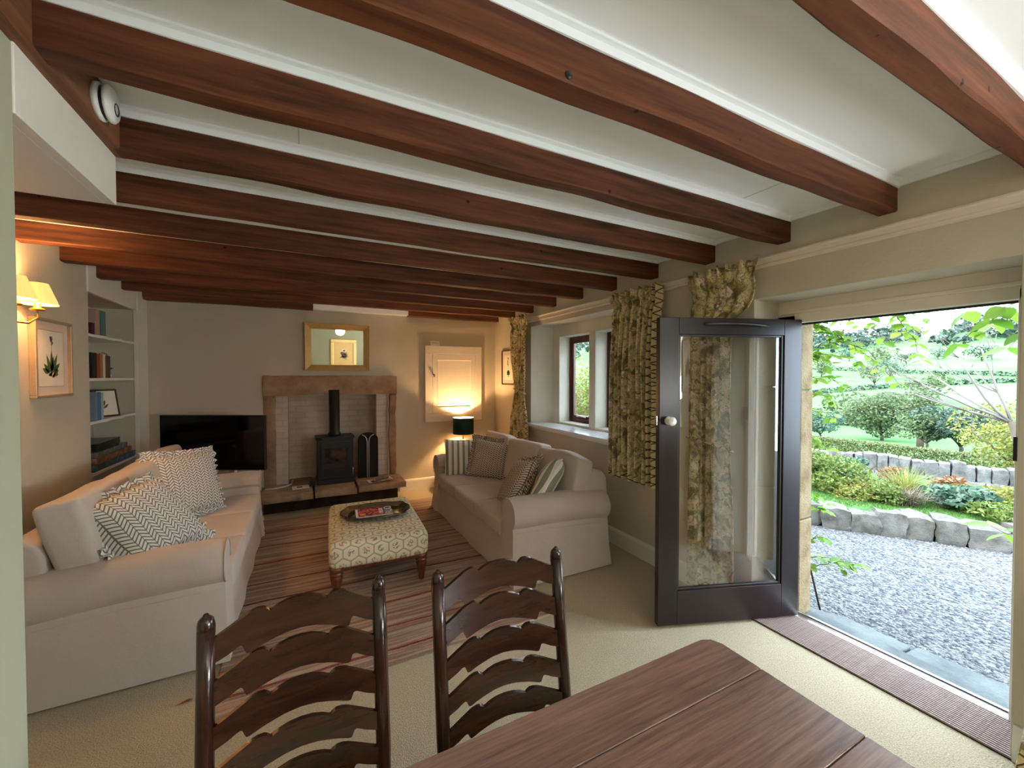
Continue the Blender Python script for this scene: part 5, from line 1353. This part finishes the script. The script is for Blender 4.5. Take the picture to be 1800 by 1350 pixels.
for row in range(2):
    q = -1.2
    while q < 3.6:
        wd = rnd.uniform(.16, .30); c = WP + WD * (q + wd / 2)
        stone(MB(), (c.x - 8.1, c.y - 2.9, -.04 + .085 * row), wd * 1.04, .30, .095, wa, 150 + k, .14).build('wall_stone', M['wallstone'], dw, smooth='auto')
        q += wd; k += 1

# --- foliage helpers
def leaf_cards(mb, pts, size, rnd, aspect=.5, droop=.3):
    vs, fs = [], []
    for p in pts:
        d = Vector((rnd.gauss(0, 1), rnd.gauss(0, 1), rnd.gauss(0, .6) - droop)).normalized()
        s = d.cross(Vector((rnd.gauss(0, 1), rnd.gauss(0, 1), rnd.gauss(0, 1)))).normalized()
        l = size * rnd.uniform(.6, 1.2); w = l * aspect
        o = len(vs); p = Vector(p)
        vs += [p - d * l * .5, p + s * w * .5, p + d * l * .5, p - s * w * .5]
        fs.append((o, o + 1, o + 2, o + 3))
    return mb.add(vs, fs)
def blob_points(c, rx, ry, rz, n, rnd, lumps=9, inner=.35):
    L = []
    for _ in range(lumps):
        d = Vector((rnd.gauss(0, 1), rnd.gauss(0, 1), rnd.gauss(0, 1) * .9 + .15)).normalized() * rnd.uniform(.35, .75)
        L.append((d, rnd.uniform(.35, .55)))
    out = []
    while len(out) < n:
        d, r = rnd.choice(L)
        e = Vector((rnd.gauss(0, 1), rnd.gauss(0, 1), rnd.gauss(0, 1))).normalized() * r * (1 - inner * rnd.random() ** 2)
        p = d + e
        out.append((c[0] + p.x * rx, c[1] + p.y * ry, c[2] + p.z * rz))
    return out
def tree(name, label, base, h, w, n, size, mat, cat='tree', group=None, trunk=.3, seed=1, lumps=10, tr_r=None, barkm='bark'):
    t = thing(name, label, cat, base, 0, group); rr = random.Random(seed)
    th = h * trunk; r0 = tr_r or h * .03
    tm = MB().tube([(0, 0, -.3), (.02 * h, 0, th * .6), (.0, .02 * h, th), (.01 * h, .03 * h, h * .65)], [r0 * 1.2, r0, r0 * .8, r0 * .35], 8)
    for k in range(6):
        a = k * 1.05 + rr.random(); tm.tube([(0, .01 * h, th * .85), (math.cos(a) * w * .2, math.sin(a) * w * .2, th + (h - th) * .3), (math.cos(a) * w * .38, math.sin(a) * w * .38, th + (h - th) * .55)], [r0 * .5, r0 * .3, r0 * .12], 6)
    tm.build('trunk', M[barkm], t, True)
    cz = th * .75 + (h - th * .75) / 2
    leaf_cards(MB(), blob_points((0, 0, cz), w / 2 / .95, w / 2 / .95, (h - th * .75) / 2 / .95, n, rr, lumps), size, rr).build('crown', M[mat], t)
    return t
tree('oak_tree', 'broad grey-green oak in the middle of the pasture', (88.9, 33.5, -9.7), 8.6, 11.5, 9000, .55, 'leaf_oak', trunk=.16, seed=4, lumps=16)
tree('old_tree', 'old tree with a pale bare trunk and small high crown in the pasture', (76.2, 24.5, -8.5), 8.4, 5.2, 2600, .42, 'leaf_oak', trunk=.50, seed=5, lumps=8, tr_r=.36)
tree('young_tree', 'soft green tree standing left of the broad oak', (70.5, 34.0, -8.0), 4.6, 6.0, 3200, .42, 'leaf_blue', trunk=.15, seed=6)
tree('thicket_tree', 'dark blue-green tree at the right behind the golden shrub', (67.6, 18.2, -7.1), 6.0, 8.5, 4500, .45, 'leaf_dark', trunk=.1, seed=7)
tree('thicket_tree', 'fresh green spreading tree right of the pale-trunked tree', (66.0, 20.6, -6.8), 4.2, 6.5, 3500, .4, 'leaf_oak', trunk=.1, seed=8)
tree('golden_tree', 'golden-green small tree at the right edge of the doorway view', (17.8, 3.55, -1.5), 2.5, 3.0, 8000, .11, 'leaf_yellow', trunk=.15, seed=9, lumps=14)
rr = random.Random(21)
spots = []
while len(spots) < 14:
    r = rr.uniform(125, 330); a = R(rr.uniform(60, 78)); x, y = r * math.sin(a), r * math.cos(a)
    if all(math.hypot(x - q[0], y - q[1]) > 15 for q in spots): spots.append((x, y, r))
spots.sort(key=lambda q: q[0] / q[1])
for k, (x, y, r) in enumerate(spots):
    s = rr.uniform(4.5, 8) * (1 + r / 500); mt = rr.choice(('leaf_blue', 'leaf_oak', 'leaf_dark'))
    lab = '%s distant %s tree on the far hillside pasture, counted from the left' % (('first', 'second', 'third', 'fourth', 'fifth', 'sixth', 'seventh', 'eighth', 'ninth', 'tenth', 'eleventh', 'twelfth', 'thirteenth', 'last')[k], {'leaf_blue': 'blue-green', 'leaf_oak': 'grey-green', 'leaf_dark': 'dark green'}[mt])
    tree('hillside_tree', lab, (x, y, ground(x, y) - .2), s, s * 1.15, 420, s * .13, mt, group='distant trees on the far hillside', trunk=.2, seed=100 + k, lumps=6)
wood = MB(); pts = []
for k in range(150):
    r = rr.uniform(380, 640); a = R(rr.uniform(20, 85)); x, y = r * math.sin(a), r * math.cos(a)
    s = rr.uniform(12, 24); pts += blob_points((x, y, ground(x, y) + s * .3), s * .9, s * .9, s * .55, 150, rr, 5)
leaf_cards(wood, pts, 3.4, rr, .8); tag(wood.build('hilltop_woodland', M['leaf_dark']), 'haze-tinted woodland covering the top of the far hill', 'woodland', None, 'stuff')
for k, (r0_, r1_) in enumerate(((120, 60), (190, 74), (250, 66))):
    hb = MB(); pts = []
    for q in range(1500):
        f = q / 1500; a = R(58 + 22 * f); r = r0_ * (1 + .25 * (f - .5) * (1 if k % 2 else -1)); x, y = r * math.sin(a), r * math.cos(a)
        pts.append((x + rr.gauss(0, .5), y + rr.gauss(0, .5), ground(x, y) + rr.random() * 1.6))
    leaf_cards(hb, pts, .9, rr, .7); tag(hb.build('field_hedgerow', M['leaf_dark']), ('low hedgerow crossing the valley floor', 'hedgerow halfway up the far pasture', 'highest hedgerow on the far pasture')[k], 'hedgerow', 'hedgerows on the far pasture')
# clipped hedge behind the wall
hg = MB(); A, B = Vector((31.5, 18.5, 0)), Vector((28.0, 3.6, 0)); pts = []
for q in range(26000):
    p = A.lerp(B, rr.random()); z = ground(p.x, p.y)
    f = rr.random(); side = rr.choice((-.32, .32)) if f < .7 else rr.uniform(-.32, .32)
    pts.append((p.x + side + rr.gauss(0, .04), p.y, z + (rr.random() * .95 if f < .7 else .95 + rr.gauss(0, .04))))
leaf_cards(hg, pts, .12, rr, .6); tag(hg.build('clipped_hedge', M['hedge']), 'clipped olive hedge crossing the field beyond the stone wall', 'hedge')
# lawn strip
lw = MB(); vs, fs = [], []
for k in range(16000):
    u = rr.uniform(-1.6, 1.7); s = rr.uniform(.12, 1.0); c = KP + KD * u + KN * s
    h = rr.uniform(.015, .035); a = rr.random() * 6.28; o = len(vs); g = ground(c.x, c.y)
    vs += [(c.x, c.y, g), (c.x + .006 * math.cos(a), c.y + .006 * math.sin(a), g), (c.x + rr.gauss(0, .01), c.y + rr.gauss(0, .01), g + h)]; fs.append((o, o + 1, o + 2))
lw.add(vs, fs); tag(lw.build('lawn_grass', M['grass']), 'narrow strip of mown lawn behind the boulders', 'grass', None, 'stuff')
# shrubs and perennials on the bank
def shrub(name, label, loc, w, d, h, n, size, mat, seed, stems=True):
    t = thing(name, label, 'plant', loc, 0, 'plants on the bank'); r = random.Random(seed)
    leaf_cards(MB(), [(x, y, max(.01, z)) for x, y, z in blob_points((0, 0, h * .5), w * .55, d * .55, h * .6, n, r, 10)], size, r, .5).build('foliage', M[mat], t)
    st = MB()
    for k in range(7):
        a = r.random() * 6.28; st.tube([(0, 0, -.03), (math.cos(a) * w * .15, math.sin(a) * d * .15, h * .4), (math.cos(a) * w * .3, math.sin(a) * d * .3, h * .8)], [.008, .006, .003], 5)
    st.build('stems', M['stem'], t, True)
    return t
def grass_clump(label, loc, h, spread, n, mat, seed, name='grass_clump', wd=.009):
    t = thing(name, label, 'plant', loc, 0, 'plants on the bank'); r = random.Random(seed); vs, fs = [], []
    for k in range(n):
        a = r.random() * 6.28; l = h * r.uniform(.6, 1.1); e = spread * r.uniform(.3, 1.0); px, py = -math.sin(a) * wd / 2, math.cos(a) * wd / 2
        o = len(vs); bx, by = r.gauss(0, .04), r.gauss(0, .04)
        for q in range(5):
            f = q / 4; rad_ = e * f ** 1.6; z = l * (f - .42 * f * f * (e / spread)); w_ = 1 - f * .85
            vs += [(bx + math.cos(a) * rad_ + px * w_, by + math.sin(a) * rad_ + py * w_, z), (bx + math.cos(a) * rad_ - px * w_, by + math.sin(a) * rad_ - py * w_, z)]
        fs += [(o + 2 * q, o + 2 * q + 1, o + 2 * q + 3, o + 2 * q + 2) for q in range(4)]
    MB().add(vs, fs).build('blades', M[mat], t)
    return t
shrub('rounded_shrub', 'large rounded bright-green shrub beside the doorway stone', (6.25, 3.05, .08), 1.3, 1.0, 0.432, 5200, .05, 'leaf_shrub', 1)
shrub('low_shrub', 'low yellow-green hummock next to the lawn', (6.18, 2.62, .08), .75, .6, 0.245, 2600, .04, 'leaf_yellow', 2)
shrub('low_shrub', 'fresh green cushion plant in front of the grass clump', (6.28, 2.36, .08), .6, .5, 0.216, 2200, .04, 'leaf_shrub', 3)
grass_clump('arching yellow-green grass clump in the middle of the bank', (6.55, 2.25, .08), .46, .42, 260, 'leaf_yellow', 4)
grass_clump('dry grey-brown grass tuft lying on the bank', (6.32, 2.12, .08), .26, .34, 320, 'leaf_dead', 5)
grass_clump('second green grass clump towards the stone wall', (7.0, 2.35, .08), .40, .40, 220, 'leaf_shrub', 12)
shrub('leafy_perennial', 'blue-green leafy perennial right of the dry grass', (6.75, 1.83, .08), .8, .6, 0.245, 1100, .09, 'leaf_blue', 6)
shrub('rust_fern', 'rust-orange fern in front of the stone wall', (7.35, 2.05, .08), .55, .4, 0.245, 700, .07, 'leaf_red', 7)
shrub('rust_fern', 'dull red seed heads above the bank', (7.3, 2.62, .08), .40, .3, 0.274, 450, .06, 'leaf_red', 8)
shrub('leafy_perennial', 'mixed green groundcover at the right end of the boulders', (6.62, 1.50, .06), .8, .6, 0.202, 1900, .05, 'leaf_shrub', 9)
shrub('leafy_perennial', 'golden groundcover behind the right-hand boulders', (7.15, 1.62, .07), .8, .7, 0.245, 1800, .055, 'leaf_yellow', 10)
shrub('leafy_perennial', 'tall blue-green herb between fern and grass', (7.15, 2.95, .08), .8, .6, 0.302, 1800, .06, 'leaf_blue', 11)
shrub('garden_bush', 'yellow-leaved bush growing outside the mullioned window', (4.55, 6.0, -.15), 1.3, 1.2, 2.0, 5200, .07, 'leaf_yellow', 13)
shrub('garden_bush', 'green bush low outside the mullioned window', (5.1, 6.9, -.15), 1.8, 1.6, 1.45, 5200, .07, 'leaf_shrub', 14)

# bare-twigged tree arching in from the right
bt = thing('bare_tree', 'bare-twigged grey tree arching in from the right of the doorway view', 'tree', (7.9, 1.52, .05))
tw = MB(); rb_ = random.Random(17)
def grow(p, d, l, r, depth, mbs):
    pts = [p]; rs = [r]; q = p.copy(); dd = d.copy(); n = 5
    for k in range(n):
        dd = (dd + Vector((rb_.gauss(0, .10), rb_.gauss(0, .10), rb_.gauss(.02, .08)))).normalized(); q = q + dd * l / n; pts.append(q.copy()); rs.append(r * (1 - .5 * (k + 1) / n))
    mbs.tube(pts, rs, 6 if depth < 2 else 4)
    if depth < 5:
        for k in range(3 if depth < 4 else 2):
            i = rb_.randint(2, n); nd = (dd + Vector((rb_.gauss(-.1, .5), rb_.gauss(.15, .45), rb_.gauss(.05, .38)))).normalized()
            grow(pts[i], nd, l * rb_.uniform(.55, .8), rs[i] * .65, depth + 1, mbs)
trunk = MB(); trunk.tube([(0, 0, -.2), (-.1, .05, .5), (-.25, .12, 1.0)], [.05, .042, .034], 10); trunk.build('trunk', M['bark'], bt, True)
for d, l in (((-.35, .75, .45), .95), ((-.45, .6, .66), .95), ((-.2, .45, .85), .95), ((-.5, .85, .22), .9), ((-.1, .8, .6), .9)): grow(Vector((-.25, .12, .98)), Vector(d).normalized(), l, .017, 0, tw)
tw.build('branches', M['twig'], bt, True)

# ------------------------------------------------------------------ climbing plant round the doorway
lfv = []; n = 6
me_leaf = None
def leaf_mesh():
    prof = [(0, 0), (.18, .26), (.42, .34), (.68, .26), (.88, .12), (1.0, 0)]
    vs = [(x, 0, -.10 * x * x) for x, w in prof] + [(x, w, -.10 * x * x + .06 * w / .34) for x, w in prof[1:-1]] + [(x, -w, -.10 * x * x + .06 * w / .34) for x, w in prof[1:-1]]
    fs = []
    L = lambda i: 5 + i; Rr = lambda i: 9 + i
    fs += [(0, 1, L(1)), (0, Rr(1), 1)]
    for i in range(1, 4): fs += [(i, i + 1, L(i + 1), L(i)), (i, Rr(i), Rr(i + 1), i + 1)]
    fs += [(4, 5, L(4)), (4, Rr(4), 5)]
    m = bpy.data.meshes.new('climber_leaf'); m.from_pydata(vs, [], fs); m.materials.append(M['leaf_bright']); m.shade_smooth(); return m
me_leaf = leaf_mesh()
def sprig_leaves(parent, pts, rnd, size, every=1, pair=True):
    for i in range(1, len(pts), every):
        p = Vector(pts[i]); d = (Vector(pts[i]) - Vector(pts[i - 1])).normalized()
        for s in ((-1, 1) if pair else (rnd.choice((-1, 1)),)):
            o = bpy.data.objects.new('leaf', me_leaf); col.objects.link(o); o.parent = parent
            side = d.cross(Vector((0, 0, 1))); side = side.normalized() if side.length > .1 else Vector((0, 1, 0))
            x = (d * rnd.uniform(.2, .7) + side * s * rnd.uniform(.6, 1.1) + Vector((0, 0, rnd.uniform(-.5, .1)))).normalized()
            z = Vector((rnd.gauss(0, .4), rnd.gauss(0, .4), 1)); y = z.cross(x).normalized(); z = x.cross(y)
            k = size * rnd.uniform(.7, 1.25)
            mtx = Matrix((x * k, y * k, z * k)).transposed().to_4x4(); mtx.translation = p
            o.matrix_local = mtx
def path(a, b, sag, n, rnd, j=.02):
    a, b = Vector(a), Vector(b)
    return [a.lerp(b, i / n) + Vector((rnd.gauss(0, j), rnd.gauss(0, j), sag * math.sin(PI * i / n) + rnd.gauss(0, j))) for i in range(n + 1)]
rc = random.Random(31)
cp = thing('climbing_rose', 'leafy green climber trained round the left side and top of the doorway', 'climber', (3.28, 1.66, -.148))
O = Vector((3.28, 1.66, -.148))
main = [(3.28, 1.66, -.148), (3.27, 1.70, .5), (3.24, 1.73, 1.1), (3.27, 1.72, 1.7), (3.33, 1.70, 2.15), (3.4, 1.4, 2.35), (3.45, 1.0, 2.4)]
MB().tube([Vector(p) - O for p in main], [.012, .011, .010, .009, .008, .006, .004], 7).build('main_stem', M['stem'], cp, True)
MB().tube([Vector(p) - O for p in ((3.36, 1.60, -.145), (3.32, 1.66, .2), (3.27, 1.72, .6))], [.007, .006, .005], 6).build('side_stem', M['stem'], cp, True)
tips = [((3.6, 1.60, 1.86), 1.72), ((3.7, 1.51, 1.96), 1.95), ((3.8, 1.46, 1.66), 1.9), ((3.8, 1.32, 1.91), 2.2), ((3.9, 1.25, 1.70), 2.2), ((3.9, 1.36, 1.55), 1.9), ((3.6, 1.56, 1.52), 1.55), ((3.5, 1.60, 1.27), 1.3), ((3.45, 1.63, 1.06), 1.1),
        ((3.7, 1.38, 1.85), 2.1), ((3.7, 1.54, 1.69), 1.75), ((3.8, 1.18, 1.93), 2.3), ((3.5, 1.65, 1.69), 1.7), ((3.55, 1.60, 2.02), 2.0), ((3.7, 1.45, 2.05), 2.15), ((3.85, 1.26, 1.82), 2.3), ((3.55, 1.62, 1.40), 1.45), ((3.5, 1.64, 1.85), 1.9)]
stemx = lambda z: (3.25, 1.72, z) if z < 1.9 else (3.33 + (z - 1.9) * .2, 1.70 - (z - 1.9) * 1.0, min(2.38, z + .12))
sprigs = [(stemx(h), b, 11) for b, h in tips] + [((3.30, 1.70, .14), (3.60, 1.46, .22), 10), ((3.29, 1.68, .24), (3.56, 1.54, .17), 8), ((3.26, 1.72, .52), (3.46, 1.61, .60), 7), ((3.26, 1.72, .30), (3.42, 1.61, .40), 6), ((3.26, 1.72, .72), (3.45, 1.62, .66), 6)]
for a, b, n in sprigs:
    p = path(a, b, .05, n, rc, .012); p = [q - O for q in p]
    s = MB().tube(p, [.004 - .003 * i / n for i in range(n + 1)], 5).build('sprig', M['stem'], cp, True)
    sprig_leaves(cp, p, rc, .066)
cq = thing('wisteria_spray', 'large-leaved green spray hanging at the upper right of the doorway', 'climber', (3.35, .42, 2.1))
O = Vector((3.35, .42, 2.1))
for a, b, n in (((3.3, .40, 2.25), (3.62, .86, 1.92), 7), ((3.32, .42, 2.2), (3.56, .98, 1.78), 8), ((3.35, .45, 2.2), (3.66, .80, 1.76), 6), ((3.35, .5, 2.2), (3.5, .92, 1.98), 5), ((3.30, .42, .75), (3.55, .84, .72), 5), ((3.30, .42, 2.2), (3.30, .42, .75), 6)):
    p = [q - O for q in path(a, b, .04, n, rc, .012)]
    MB().tube(p, [.004 - .003 * i / n for i in range(n + 1)], 5).build('sprig', M['stem'], cq, True)
    if abs(a[2] - b[2]) < 1: sprig_leaves(cq, p, rc, .105)
